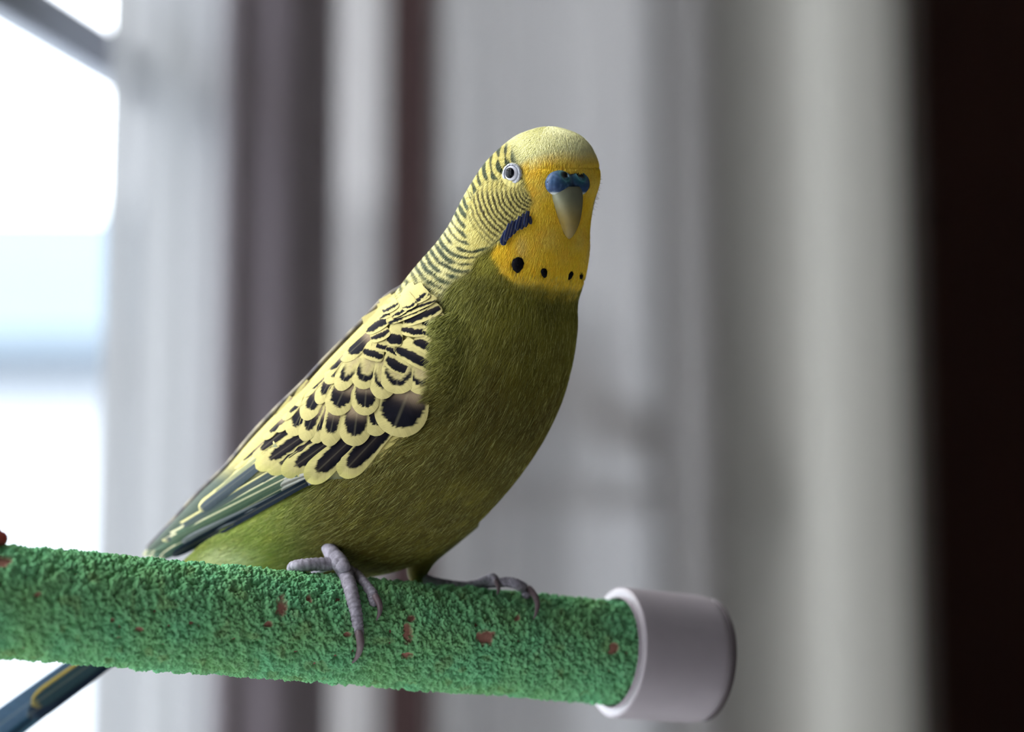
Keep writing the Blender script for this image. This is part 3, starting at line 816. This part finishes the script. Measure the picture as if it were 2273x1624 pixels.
# flight feathers (long, folded, running to the lower left)
GG = (82, 100, 84); PE = (206, 198, 164)
for b, t, w, ca, cb2, es, fr, dl in [
    ((612, 985), (474, 1090), 34, (130, 132, 100), (218, 206, 136), 1, 0.45, None),
    ((600, 1010), (442, 1132), 30, (66, 74, 80), (218, 206, 140), 1, 0.22, None),
    ((640, 1030), (360, 1200), 30, (74, 84, 84), (218, 206, 146), 1, 0.2, None),
    ((650, 1045), (330, 1222), 26, GG, (216, 208, 170), 1, 0.22, None),
    ((660, 1055), (316, 1233), 24, GG, PE, 1, 0.24, None),
    ((668, 1062), (330, 1238), 22, (66, 90, 76), PE, 1, 0.2, None),
    ((672, 1066), (352, 1240), 22, (60, 82, 72), PE, 1, 0.2, None),
    ((680, 1070), (380, 1234), 22, (18, 28, 38), (30, 44, 54), 1, 0.15, None),
    ((690, 1068), (402, 1204), 18, (98, 102, 108), (140, 140, 146), 1, 0.3, None)]:
    o = feather('flight_feather', b, t, w, 'flight', h0=40 if b[0] > 675 else 20, hk=3, vc=0.86, parent=wing, cols=(ca, cb2, es, fr), nu=17, nv=40)
# short pale feathers at the wing's lower edge
for b, t, w in [((690, 1052), (622, 1078), 20), ((684, 1062), (624, 1088), 16), ((676, 1052), (630, 1066), 16)]:
    feather('flight_feather', b, t, w, 'flight', h0=22, hk=3, vc=0.6, parent=wing, cols=((120, 118, 112), (200, 196, 188), 1, 0.4), nu=13, nv=20)

# row A: secondary coverts with long pale tips, from the far end towards the breast
for b, t, w, tp in [((655, 935), (561, 1012), 44, 19), ((690, 955), (568, 1040), 46, 34), ((715, 965), (594, 1048), 48, 36), ((740, 972), (627, 1054), 50, 36), ((785, 970), (680, 1068), 58, 36), ((862, 942), (754, 1056), 62, 30)]:
    feather('covert_feather', b, t, w, 'long', m=11, tipm=tp, h0=6, hk=9, vc=0.72, parent=wing)
# row B, C, D: scalloped coverts
for b, t, w, m in [((688, 880), (643, 966), 52, 10), ((710, 885), (672, 978), 46, 10), ((722, 890), (698, 984), 46, 12), ((748, 890), (727, 990), 54, 13), ((796, 890), (783, 990), 74, 13), ((840, 880), (832, 968), 60, 13), ((918, 842), (868, 966), 120, 14),
                   ((655, 885), (612, 958), 40, 11)]:
    feather('covert_feather', b, t, w, 'scallop', m=m, tipm=m * 1.7, h0=10, hk=9, vc=0.55, parent=wing)
for b, t, w, m in [((718, 845), (674, 932), 48, 9), ((775, 840), (738, 920), 66, 10), ((815, 840), (808, 922), 66, 10), ((742, 825), (704, 896), 36, 8), ((690, 848), (656, 900), 32, 9)]:
    feather('covert_feather', b, t, w, 'scallop', m=m, tipm=m * 1.7, h0=16, hk=9, vc=0.5, parent=wing)
for b, t, w, m in [((790, 790), (750, 866), 46, 9), ((828, 785), (797, 862), 62, 10), ((858, 790), (846, 886), 66, 12), ((890, 780), (878, 874), 88, 14), ((940, 780), (936, 876), 84, 13), ((772, 800), (722, 850), 34, 8)]:
    feather('covert_feather', b, t, w, 'crescent', m=m, tipm=m * 1.5, th=21, h0=22, hk=9, vc=0.5, parent=wing)
# upper rows: each feather shows one dark bar (photo x,y of the bar's ends, its breadth)
BARS = [((862, 801), (903, 824), 17, 7), ((885, 775), (958, 816), 17, 8), ((925, 760), (981, 783), 16, 8), ((811, 781), (845, 791), 13, 8), ((831, 766), (860, 772), 8, 7), ((862, 774), (880, 784), 9, 7),
        ((864, 750), (888, 753), 19, 8), ((897, 734), (944, 736), 11, 7), ((944, 736), (977, 752), 8, 7), ((965, 730), (984, 731), 9, 7),
        ((943, 718), (982, 709), 13, 7), ((905, 714), (972, 688), 12, 7), ((868, 712), (946, 679), 9, 6), ((848, 702), (892, 681), 7, 6), ((818, 733), (856, 711), 13, 7), ((830, 752), (860, 738), 8, 7),
        ((880, 702), (960, 668), 5, 5), ((897, 663), (925, 655), 9, 6), ((926, 661), (944, 654), 6, 5), ((916, 671), (949, 657), 5, 5), ((874, 700), (900, 686), 5, 5), ((899, 684), (921, 673), 5, 5),
        ((855, 690), (880, 676), 6, 6)]
for k, (p1, p2, th_, m) in enumerate(BARS):
    p1 = np.array(p1, float); p2 = np.array(p2, float); d_ = p2 - p1; ln = np.linalg.norm(d_); d_ /= ln
    n_ = np.array([-d_[1], d_[0]]);  n_ = n_ if n_[1] > 0 else -n_
    mid = (p1 + p2) / 2
    tip = mid + n_ * (th_ / 2 + m); base = mid - n_ * (th_ / 2 + 26)
    feather('covert_feather', base, tip, ln * 1.16 + 8, 'bar', m=m * 0.9, th=th_ * 1.2, h0=27 + k // 6 if k < 16 else 40 + 5 * (k - 16), hk=8, vc=0.72, blunt=2.5, parent=wing)
# scapulars along the back edge
for b, t, w, m, kd in [((840, 725), (757, 800), 40, 9, 'scallop'), ((770, 775), (722, 835), 24, 8, 'scallop'), ((728, 820), (672, 880), 24, 9, 'scallop'), ((680, 868), (628, 932), 24, 9, 'scallop'), ((638, 915), (585, 975), 24, 9, 'scallop'), ((588, 968), (520, 1040), 22, 9, 'scallop')]:
    feather('covert_feather', b, t, w, kd, m=m * 0.45, tipm=m * 1.5, h0=26, hk=6, vc=0.6, cream=0.95, parent=wing)

# far wing: only its edge shows past the back
fg = []
for i in np.linspace(0, 259, 60).astype(int):
    r = wd_[i]; tq = np.linspace(-0.045, 0.9, 18)
    x = r[0] + (r[2] - r[0]) * (tq * 0.7 - 0.03); y = r[1] + (r[3] - r[1]) * (tq * 0.7 - 0.03) - 6 * (1 - tq)
    d = r[4] + 30 + 160 * np.sqrt(np.clip(1 - (1 - np.clip(tq, 0, 1)) ** 2, 0, 1)) * (0.35 + 0.65 * (1 - i / 259))
    fg.append(np.stack([x, y, d], -1))
fg = np.array(fg)
fw = grid_mesh('wing', PV(fg), M_vane, bird, bird_base, colors=mix(lin((170, 160, 138)), lin((110, 106, 108)), np.clip(0.5 + 0.9 * vnoise(fg[..., 0] / 16, fg[..., 1] / 16, seed=77) + smooth(950, 1100, fg[..., 1]) * 0.4, 0, 1)), uv=fg[..., :2] * 0.6)
fw['label'] = 'far wing, only its edge showing behind the back'
s_ = fw.modifiers.new('thickness', 'SOLIDIFY'); s_.thickness = 8 * U1; s_.offset = 0
for b, t, w in [((540, 1035), (440, 1110), 26), ((500, 1068), (392, 1158), 24), ((450, 1110), (345, 1205), 22)]:
    feather('flight_feather', b, t, w, 'flight', vc=0.8, parent=fw, cols=((112, 112, 122), (168, 166, 176), -1, 0.3), depth_line=(300, 400), h0=0, hk=0, nu=11, nv=24)

# tail: long dark blue feathers passing behind and under the rod
for k, (b, t, w, d0, d1, ca, cb2) in enumerate([
    ((440, 1292), (-120, 1712), 74, 420, 560, (26, 40, 56), (52, 78, 92)),
    ((450, 1280), (-90, 1672), 60, 408, 545, (64, 84, 104), (34, 60, 78)),
    ((455, 1300), (60, 1590), 50, 402, 505, (24, 34, 48), (60, 76, 88)),
    ((450, 1296), (70, 1566), 44, 394, 470, (34, 50, 56), (150, 130, 60))]):
    o = feather('tail_feather', b, t, w, 'flight', vc=0.9, parent=bird, cols=(ca, cb2, -1 if k < 2 else 1, 0.2), depth_line=(d0, d1), h0=0, hk=0, nu=17, nv=40)
    sm = o.modifiers.new('thickness', 'SOLIDIFY'); sm.thickness = 4 * U1

# ------------------------------------------------------------------ head details
def unit(v): v = np.asarray(v, float); return v / np.linalg.norm(v)
YAW = rad(45)
SV = np.array([math.cos(YAW), 0, math.sin(YAW)]); FV = np.array([math.sin(YAW), 0, -math.cos(YAW)]); VV = np.array([0, 1.0, 0])
# eye
ed = skin_depth(1136, 385)
EN = unit([-math.sin(rad(33)), -0.06, -math.cos(rad(33))]); EA = unit(np.cross(EN, [0, 1.0, 0])); EB = np.cross(EA, EN)
if EB[1] < 0: EB = -EB
EC = np.array([1136, 384.5, ed - 3])
def dome(r_list, h_list, cen, seg=64):
    a_ = np.linspace(0, 2 * math.pi, seg, endpoint=False)
    return np.stack([cen + r * (np.cos(a_)[:, None] * EA + np.sin(a_)[:, None] * EB) + h * EN for r, h in zip(r_list, h_list)])
rr = np.linspace(0.05, 18.6, 44); R_e = 25.0
hh = np.sqrt(R_e ** 2 - rr ** 2) - math.sqrt(R_e ** 2 - 18.6 ** 2) + 0.5
V = dome(rr, hh, EC)
irc = np.stack([np.tile(mix(lin((204, 204, 212)), lin((150, 152, 164)), smooth(14, 18, r_)), (64, 1)) if r_ > 11.4 else np.tile(mix(lin((120, 124, 136)), lin((200, 200, 208)), smooth(9.6, 11.4, r_)), (64, 1)) for r_ in rr])
eye = grid_mesh('eye', PV(V), M_eye, bird, bird_base, wrap_u=True, colors=irc); eye['label'] = 'white ringed eye'
rp = np.linspace(0.05, 12.0, 20)
V = dome(rp, np.sqrt((R_e + 0.5) ** 2 - rp ** 2) - math.sqrt(R_e ** 2 - 18.6 ** 2) + 0.5, EC + EA * 0 - np.array([1.6, 0.6, 0]))
grid_mesh('pupil', PV(V), M_eye, eye, bird_base, wrap_u=True, colors=np.tile(lin((8, 9, 14)), (20, 64, 1)))
ra = np.linspace(0, 2 * math.pi, 96, endpoint=False)
ring = []
for k, (r_, h_) in enumerate([(17.2, 0.5), (18.0, 1.6), (19.0, 2.6), (20.5, 2.6), (22.5, 2.0), (24.5, 0.4), (26.0, -3.5)]):
    nzr = 1 + 0.03 * vnoise(ra * 5, ra * 0 + k, seed=91)
    nzr = 0.5 * (nzr + nzr[::-1]) if k == 0 else nzr
    ring.append(EC + np.array([-0.6, 2.2, 0]) * (k > 2) + (r_ * nzr)[:, None] * (np.cos(ra)[:, None] * EA + np.sin(ra)[:, None] * EB) + (h_ + 0.8 * vnoise(ra * 9, ra * 0 + k * 3, seed=92))[:, None] * EN)
rc = np.stack([np.tile(lin(c), (96, 1)) for c in ((60, 60, 68), (70, 72, 80), (150, 152, 160), (184, 184, 192), (170, 172, 178), (160, 162, 162), (188, 182, 140))])
er = grid_mesh('eye_ring', PV(np.array(ring)), M_ring, eye, bird_base, wrap_u=True, colors=rc); er['label'] = 'pale grey bare skin ring round the eye'

# cere: two lobes with a nostril each
cd_ = skin_depth(1262, 405)
OC = np.array([1259.5, 404.0, cd_ + 9])
nl, nm = 70, 120
la = np.linspace(0.02, math.pi - 0.02, nl); lo = np.linspace(0, 2 * math.pi, nm, endpoint=False)
LA, LO = np.meshgrid(la, lo, indexing='ij')
dS = np.cos(LA); dV = np.sin(LA) * np.cos(LO); dF = np.sin(LA) * np.sin(LO)
def ray_ell(cx, cy_, rs, rv, rf):
    a2 = (dS / rs) ** 2 + (dV / rv) ** 2 + (dF / rf) ** 2
    b2 = -(dS * cx / rs ** 2 + dV * cy_ / rv ** 2); c2 = (cx / rs) ** 2 + (cy_ / rv) ** 2 - 1
    return (-b2 + np.sqrt(np.maximum(b2 * b2 - a2 * c2, 0))) / a2
r1 = ray_ell(-26, 3, 37, 29, 24); r2 = ray_ell(26, 3, 37, 29, 24)
rr_ = np.log(np.exp(r1 / 2.5) + np.exp(r2 / 2.5)) * 2.5
sx, vy, fz = dS * rr_, dV * rr_, dF * rr_
nos = np.exp(-(((np.abs(sx) - 25) / 9) ** 2 + ((vy + 16 + (np.abs(sx) - 25) * -0.2) / 5) ** 2) ** 1.5) * (fz > 0)
rimn = np.exp(-((np.sqrt((np.abs(sx) - 25) ** 2 + ((vy + 13) * 1.2) ** 2) - 13) / 2.2) ** 2) * (fz > 0)
rr2 = rr_ - 8 * nos + 1.6 * rimn
V = OC + (dS * rr2)[..., None] * SV + (dV * rr2)[..., None] * VV + (dF * rr2)[..., None] * FV
ccol = mix(lin((56, 84, 120)), lin((32, 86, 100)), smooth(30, 8, np.hypot(np.abs(sx) - 22, vy + 12)))
ccol = mix(ccol, lin((22, 44, 88)), smooth(-4, 14, vy) * 0.5)
ccol = mix(ccol, lin((120, 150, 190)), np.clip(vnoise(sx / 7, vy / 7, fz / 7, 88) - 0.1, 0, 1) * 0.6)
ccol = mix(ccol, lin((110, 170, 172)), rimn * 0.4)
ccol = mix(ccol, lin((206, 214, 214)), smooth(21, 25, vy + 0.0 * sx) * (fz > -3))
ccol = mix(ccol, lin((8, 16, 22)), smooth(0.04, 0.22, nos))
grid_mesh('cere', PV(V), M_cere, bird, bird_base, wrap_u=True, colors=ccol)['label'] = 'blue fleshy cere with nostrils above the beak'
# beak
bs = interp_rows([(1258, 414, cd_ + 6, 38, 24), (1259, 436, cd_ + 2, 39, 28), (1262, 462, cd_ + 1, 33, 26), (1264, 488, cd_ + 5, 25, 22), (1264, 508, cd_ + 13, 18, 15), (1262, 523, cd_ + 21, 11, 10), (1260, 532, cd_ + 26, 3, 3)], 50)
ba = np.linspace(0, 2 * math.pi, 48, endpoint=False)
V = np.stack([r[:3] + r[3] * np.cos(ba)[:, None] * SV + r[4] * (np.abs(np.sin(ba)) ** 0.85 * np.sign(np.sin(ba)))[:, None] * FV for r in bs])
bc = mix(lin((124, 126, 104)), lin((132, 114, 60)), smooth(430, 500, V[..., 1])); bc = mix(bc, lin((170, 150, 96)), smooth(495, 528, V[..., 1]) * 0.5)
grid_mesh('beak', PV(V), M_beak, bird, bird_base, wrap_u=True, colors=bc)['label'] = 'grey horn coloured hooked beak'

# throat spots and blue cheek feathers: small feathers lying on the plumage
def patch(name, cx, cy_, rx, ry, ang, colr, lift, parent=bird, n=12, pointed=0.0):
    a_ = np.linspace(0, 2 * math.pi, 40, endpoint=False); rws = []
    ca, sa = math.cos(ang), math.sin(ang)
    d0 = skin_depth(cx, cy_)
    for f in np.linspace(0.02, 1.0, n):
        x = rx * f * np.cos(a_) * (1 - pointed * np.sin(a_)); y = ry * f * np.sin(a_)
        nz = 1 + 0.06 * vnoise(a_ * 4, a_ * 0, seed=int(cx)) * f
        X = cx + (x * ca - y * sa) * nz; Y = cy_ + (x * sa + y * ca) * nz
        dd = np.array([body_depth(p_, q_, d0) for p_, q_ in zip(X, Y)])
        rws.append(np.stack([X, Y, dd - lift * (1 - 0.5 * f ** 3)], -1))
    V = np.array(rws)
    c = np.tile(lin(colr), (n, 40, 1)) * (1 + 0.25 * vnoise(V[..., 0] / 2.5, V[..., 1] / 9, seed=5))[..., None]
    return grid_mesh(name, PV(V), M_vane, parent, bird_base, wrap_u=True, colors=c, uv=V[..., :2])
for cx, cy_, rx, ry, an in ((1149, 588, 13.5, 17.5, 0.1), (1208, 606, 7, 11, -0.12), (1267, 611, 5.2, 11, 0.45), (1290, 610, 5.5, 15, 0.22)):
    patch('throat_spot', cx, cy_, rx, ry, an, (16, 15, 20), 11, pointed=0.2)['label'] = 'black throat spot'
for x0, y0, x1, y1, w in ((1172, 468, 1166, 505, 11), (1176, 480, 1178, 498, 8), (1164, 474, 1157, 510, 11), (1155, 480, 1147, 512, 12), (1148, 488, 1139, 520, 12), (1140, 490, 1130, 528, 13), (1132, 496, 1122, 536, 13), (1124, 512, 1114, 543, 14), (1119, 524, 1117, 545, 14)):
    feather('cheek_feather', (x0, y0), (x1, y1), w, 'flight', h0=26, hk=5, vc=0.6, parent=bird, depth=skin_depth, cols=((26, 32, 60), (92, 106, 148), 1, 0.10), nu=9, nv=16)
for y0, y1 in ((494, 524), (520, 548)):
    xr = 1303.0
    feather('cheek_feather', (xr - 3, y0), (xr + 2.5, y1), 9, 'flight', h0=6, hk=2, vc=0.6, parent=bird, depth=lambda a_, b_: 100.0, cols=((30, 30, 44), (40, 44, 60), 1, 0.1), nu=7, nv=12)

# ------------------------------------------------------------------ feet
def path_tube(pts, n=26, seg=16, rings=0.0):
    t_ = interp_rows(pts, n)
    r = t_[:, 3] * (1 + rings * np.sin(np.arange(n) * 2.2 + 0.8 * np.sin(np.arange(n) * 0.7)))
    return tube(PV(t_[:, :3]), r * U1, seg)
def rod_front(px, py, lift=0):
    dy = (py - perch_c(px)); k = 1 + perch_d(px) / FPX
    r = (PR + 5 + lift) / k
    return perch_d(px) - math.sqrt(max(r * r - dy * dy, 0)) / math.cos(rad(24.5))
def over(pts, lift=0.8):
    return [(x, y, rod_front(x, y, r * lift + (8 if lift > 1 else 0)), r) for x, y, r in pts]
def foot(grids, claws, label, shade):
    vs = [g.reshape(-1, 3) for g in grids]
    fo = join_grids('foot', grids, M_skin, bird, bird_base); fo['label'] = label
    allv = np.vstack(vs) / U1
    c = mix(lin((168, 162, 174)) * shade, lin((132, 126, 136)) * shade, np.clip(0.5 + vnoise(allv[:, 0] / 4, allv[:, 1] / 4, allv[:, 2] / 4, 17), 0, 1))
    rows = np.concatenate([np.repeat(np.arange(g.shape[0]), g.shape[1]) for g in grids])
    c = c * (1 - 0.30 * np.clip(np.sin(rows * 2.2 + 0.8 * np.sin(rows * 0.7) + 3.0), 0, 1) ** 2)[:, None]  # creases across the toes darkened in the colour, standing in for their shade
    ca = fo.data.attributes.new('tint', 'FLOAT_COLOR', 'POINT'); cc = np.ones((len(allv), 4), np.float32); cc[:, :3] = c
    ca.data.foreach_set('color', cc.ravel())
    for cl in claws:
        grid_mesh('claw', cl, M_claw, fo, bird_base, wrap_u=True)
    return fo
n1_ = path_tube([(712, 1180, 215, 15), (726, 1208, 150, 17), (740, 1232, 100, 19), (752, 1244, 76, 19), (762, 1258, 58, 17)], 20)
n2_ = path_tube([(752, 1250, 66, 17)] + over([(764, 1268, 17), (775, 1296, 16), (783, 1328, 15.5), (790, 1360, 14.5), (794, 1388, 13), (797, 1408, 11)]), 60, 16, 0.075)
n3_ = path_tube([(752, 1248, 82, 15), (728, 1251, 78, 15.5), (700, 1252, 66, 15), (672, 1254, 60, 14.5), (652, 1256, 74, 12), (645, 1262, 100, 9)], 40, 16, 0.06)
n4_ = path_tube([(768, 1262, 78, 12)] + over([(790, 1272, 10), (803, 1287, 11), (817, 1304, 11.5), (828, 1322, 13), (828, 1337, 11)]), 40, 16, 0.06)
n5_ = path_tube([(752, 1250, 96, 13), (722, 1256, 120, 12), (700, 1268, 160, 10)], 14)
k1_ = path_tube(over([(797, 1406, 9.5), (800, 1426, 9), (797, 1446, 7), (790, 1461, 4.5), (778, 1474, 1.2)], 1.6), 24, 12)
k2_ = path_tube(over([(834, 1324, 8), (842, 1340, 7.5), (843, 1357, 5.5), (836, 1376, 1.5)], 1.8), 20, 12)
foot([n1_, n2_, n3_, n4_, n5_], [k1_, k2_], 'grey scaly foot gripping the rod front', 1.0)
f1_ = path_tube([(925, 1262, 262, 15), (945, 1284, 262, 12), (985, 1293, 262, 9.5), (1030, 1298, 268, 9), (1062, 1294, 262, 11), (1085, 1284, 250, 11), (1096, 1282, 236, 9.5), (1102, 1292, 222, 8)], 50, 14, 0.05)
f2_ = path_tube([(1060, 1298, 285, 9)] + [(1108, 1293, 232, 11), (1128, 1291, 226, 12), (1150, 1297, 212, 12)] + over([(1165, 1308, 12), (1169, 1320, 10)]), 44, 14, 0.05)
g1_ = path_tube([(1101, 1290, 218, 6), (1106, 1302, 208, 5), (1106, 1312, 200, 3.5), (1103, 1319, 197, 1)], 18, 12)
g2_ = path_tube(over([(1174, 1306, 8), (1187, 1322, 7.5), (1193, 1342, 6), (1190, 1360, 4), (1184, 1374, 1)], 1.6), 24, 12)
foot([f1_, f2_], [g1_, g2_], 'far foot, darker grey, resting on top of the rod', 0.8)  # same skin, colour scaled down to stand for shade under the belly
# feathered leg above the far foot
lp = interp_rows([(985, 1130, 262, 90), (955, 1190, 262, 60), (936, 1235, 262, 36), (926, 1268, 262, 25), (924, 1286, 262, 17)], 40)
lg = tube(PV(lp[:, :3]), lp[:, 3] * U1, 40)
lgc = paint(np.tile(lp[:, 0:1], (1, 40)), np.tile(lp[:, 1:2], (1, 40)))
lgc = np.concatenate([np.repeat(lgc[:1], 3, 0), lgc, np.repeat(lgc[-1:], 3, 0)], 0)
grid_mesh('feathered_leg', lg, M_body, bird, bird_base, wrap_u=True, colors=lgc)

# ------------------------------------------------------------------ plumage fibres over the body
def make_fibres(n, s0, s1, near=True):
    s = rng.uniform(s0, s1, n * 3)
    phi = rng.uniform(rad(-25), rad(205), n * 3) if near else rng.uniform(rad(205), rad(335), n * 3)
    a_ = S(s, phi); ds = np.linalg.norm(S(s + 0.01, phi) - a_, axis=1) / 0.01; dphi = np.linalg.norm(S(s, phi + 0.01) - a_, axis=1) / 0.01
    wgt = ds * dphi; keep = rng.uniform(0, 1, n * 3) < wgt / np.percentile(wgt, 97)
    s, phi, a_, ds, dphi = s[keep], phi[keep], a_[keep], ds[keep], dphi[keep]
    px, py = a_[:, 0], a_[:, 1]
    vis = phi < rad(182)
    ok = ~((sdf(px, py, WPOLY) < np.where(px < 720, 5, -10)) & (phi > rad(60)) & (py > 640))
    ok &= ~((np.hypot((px - 1135) / 23, (py - 387) / 27) < 1) & vis)
    ok &= ~((np.hypot((px - 1260) / 50, (py - 404) / 27) < 1) & vis)
    ok &= ~((np.hypot((px - 1262) / (33 - (py - 430) * 0.26), (py - 470) / 55) < 1) & vis)
    for cx, cy_, rx, ry in ((1149, 588, 14, 18), (1208, 606, 8, 12), (1267, 611, 7, 12), (1291, 610, 6, 14)):
        ok &= ~((np.hypot((px - cx) / rx, (py - cy_ + 4) / ry) < 1) & vis)
    s, phi, px, py, ds, dphi = s[ok], phi[ok], px[ok], py[ok], ds[ok], dphi[ok]
    m = len(s)
    ln = np.interp(s, [0, 5, 8.5, 10, 12, 16, 18, 23], [10, 11, 15, 26, 40, 46, 52, 60]) * rng.uniform(0.65, 1.25, m)
    face = (px > 1150) & (py < 560)
    ln = np.where(face, ln * 0.85, ln)
    ln = np.where((px > 925) & (py > 690) & (py < 960) & (np.abs(sdf(px, py, WPOLY)) < 34), ln * 0.62, ln)
    K = 5
    t = np.linspace(0, 1, K)[None]
    sgn = np.where((s < 4.2) & (np.cos(phi) > -0.2), -1.0, 1.0)             # crown feathers lie back from the brow
    so = s[:, None] + sgn[:, None] * t * (ln / ds)[:, None]
    turn = rng.normal(0, 0.10, m) + np.where((s > 9.5) & (s < 15), 0.16, 0.0) * smooth(rad(40), rad(110), phi) + 0.30 * smooth(60, 0, np.abs(sdf(px, py, WPOLY))) * (px > 925) * (py > 690)
    bend = rng.normal(0, 0.05, m)
    po = phi[:, None] + (turn[:, None] * t + bend[:, None] * t * t) * (ln / dphi)[:, None] * 1.4
    q_ = S(so, po)
    e = 0.004
    nrm = np.cross(S(so + e, po) - q_, S(so, po + e) - q_); nrm /= np.linalg.norm(nrm, axis=-1, keepdims=True) + 1e-9
    cen = S(so, po + math.pi); outw = q_ - cen
    nrm *= np.sign((nrm * outw).sum(-1, keepdims=True))
    lift = np.interp(s, [0, 7, 10, 14, 23], [1.8, 2.4, 4.0, 5.0, 7.0]) * rng.uniform(0.5, 1.5, m)
    edge = smooth(72, 0, np.abs(sdf(px, py, WPOLY))) * (px > 925) * smooth(680, 710, py) * smooth(900, 850, py) * (phi < rad(150))
    lift = lift + edge * 25 * 1.0; 
    prof = (0.25 + 0.75 * np.sin(t * math.pi * 0.62))
    prof = prof * (1 - edge[:, None]) + (0.65 + 0.35 * np.sin(t * math.pi * 0.8)) * edge[:, None]
    q_ = q_ + nrm * (lift[:, None] * prof)[..., None]
    mp2 = S(so, mirror_phi(po)) if not near else q_
    mir = mirror_phi(po); mp2 = S(so, mir)
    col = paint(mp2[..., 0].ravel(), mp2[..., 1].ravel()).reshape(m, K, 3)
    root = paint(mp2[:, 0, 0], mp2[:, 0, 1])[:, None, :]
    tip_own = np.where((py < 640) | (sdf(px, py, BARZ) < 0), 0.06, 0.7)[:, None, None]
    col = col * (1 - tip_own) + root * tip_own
    var = 1 + rng.uniform(-1, 1, m) * np.where(py < 600, 0.12, 0.22); pale = rng.uniform(0, 1, m) ** 6 * 0.5 * (py > 600)
    col = col * var[:, None, None]
    col = col * (1 - pale[:, None, None]) + lin((196, 196, 122)) * pale[:, None, None]
    r0 = np.interp(s, [0, 8, 11, 23], [0.72, 0.78, 0.72, 0.85])
    rd = r0[:, None] * np.array([1.0, 1.0, 0.85, 0.6, 0.2])[None]
    return q_, rd, np.clip(col, 0, 1)

parts = [make_fibres(52000, 0.05, 9.5), make_fibres(80000, 9.0, 19.5), make_fibres(9000, 0.05, 19, near=False)]
QA = np.concatenate([p_[0] for p_ in parts]); RA = np.concatenate([p_[1] for p_ in parts]); CA = np.concatenate([p_[2] for p_ in parts])
# bristles beside the beak and a pale wisp at its tip
nb_ = 70
b0 = np.stack([np.interp(np.linspace(0, 1, nb_), [0, 0.5, 1], [1326, 1318, 1306]), np.linspace(388, 470, nb_), np.full(nb_, 100.0)], -1)
tq = np.linspace(0, 1, 5)[None, :, None]
bl = rng.uniform(6, 15, nb_)[:, None, None]
bq = b0[:, None, :] + tq * bl * np.array([0.85, 0.5, -0.2]) + tq ** 2 * rng.normal(0, 2, (nb_, 1, 3))
bcol = np.tile(lin((120, 100, 60)), (nb_, 5, 1))
QA = np.concatenate([QA, bq]); RA = np.concatenate([RA, np.tile([0.4, 0.38, 0.33, 0.25, 0.12], (nb_, 1))]); CA = np.concatenate([CA, bcol])
WQ = PV(QA) - bird_base
N = len(WQ)
hc = bpy.data.hair_curves.new('plumage')
hc.add_curves([5] * N)
hc.position_data.foreach_set('vector', WQ.astype(np.float32).ravel())
ra_ = hc.attributes.get('radius') or hc.attributes.new('radius', 'FLOAT', 'POINT')
ra_.data.foreach_set('value', (RA * U1).astype(np.float32).ravel())
ca_ = hc.attributes.new('tint', 'FLOAT_COLOR', 'POINT')
c4 = np.ones((N * 5, 4), np.float32); c4[:, :3] = CA.reshape(-1, 3)
ca_.data.foreach_set('color', c4.ravel())
pm = link('plumage', hc, M_fibre, bird); pm['kind'] = 'stuff'; pm['label'] = 'fine soft feather fibres of head and body'
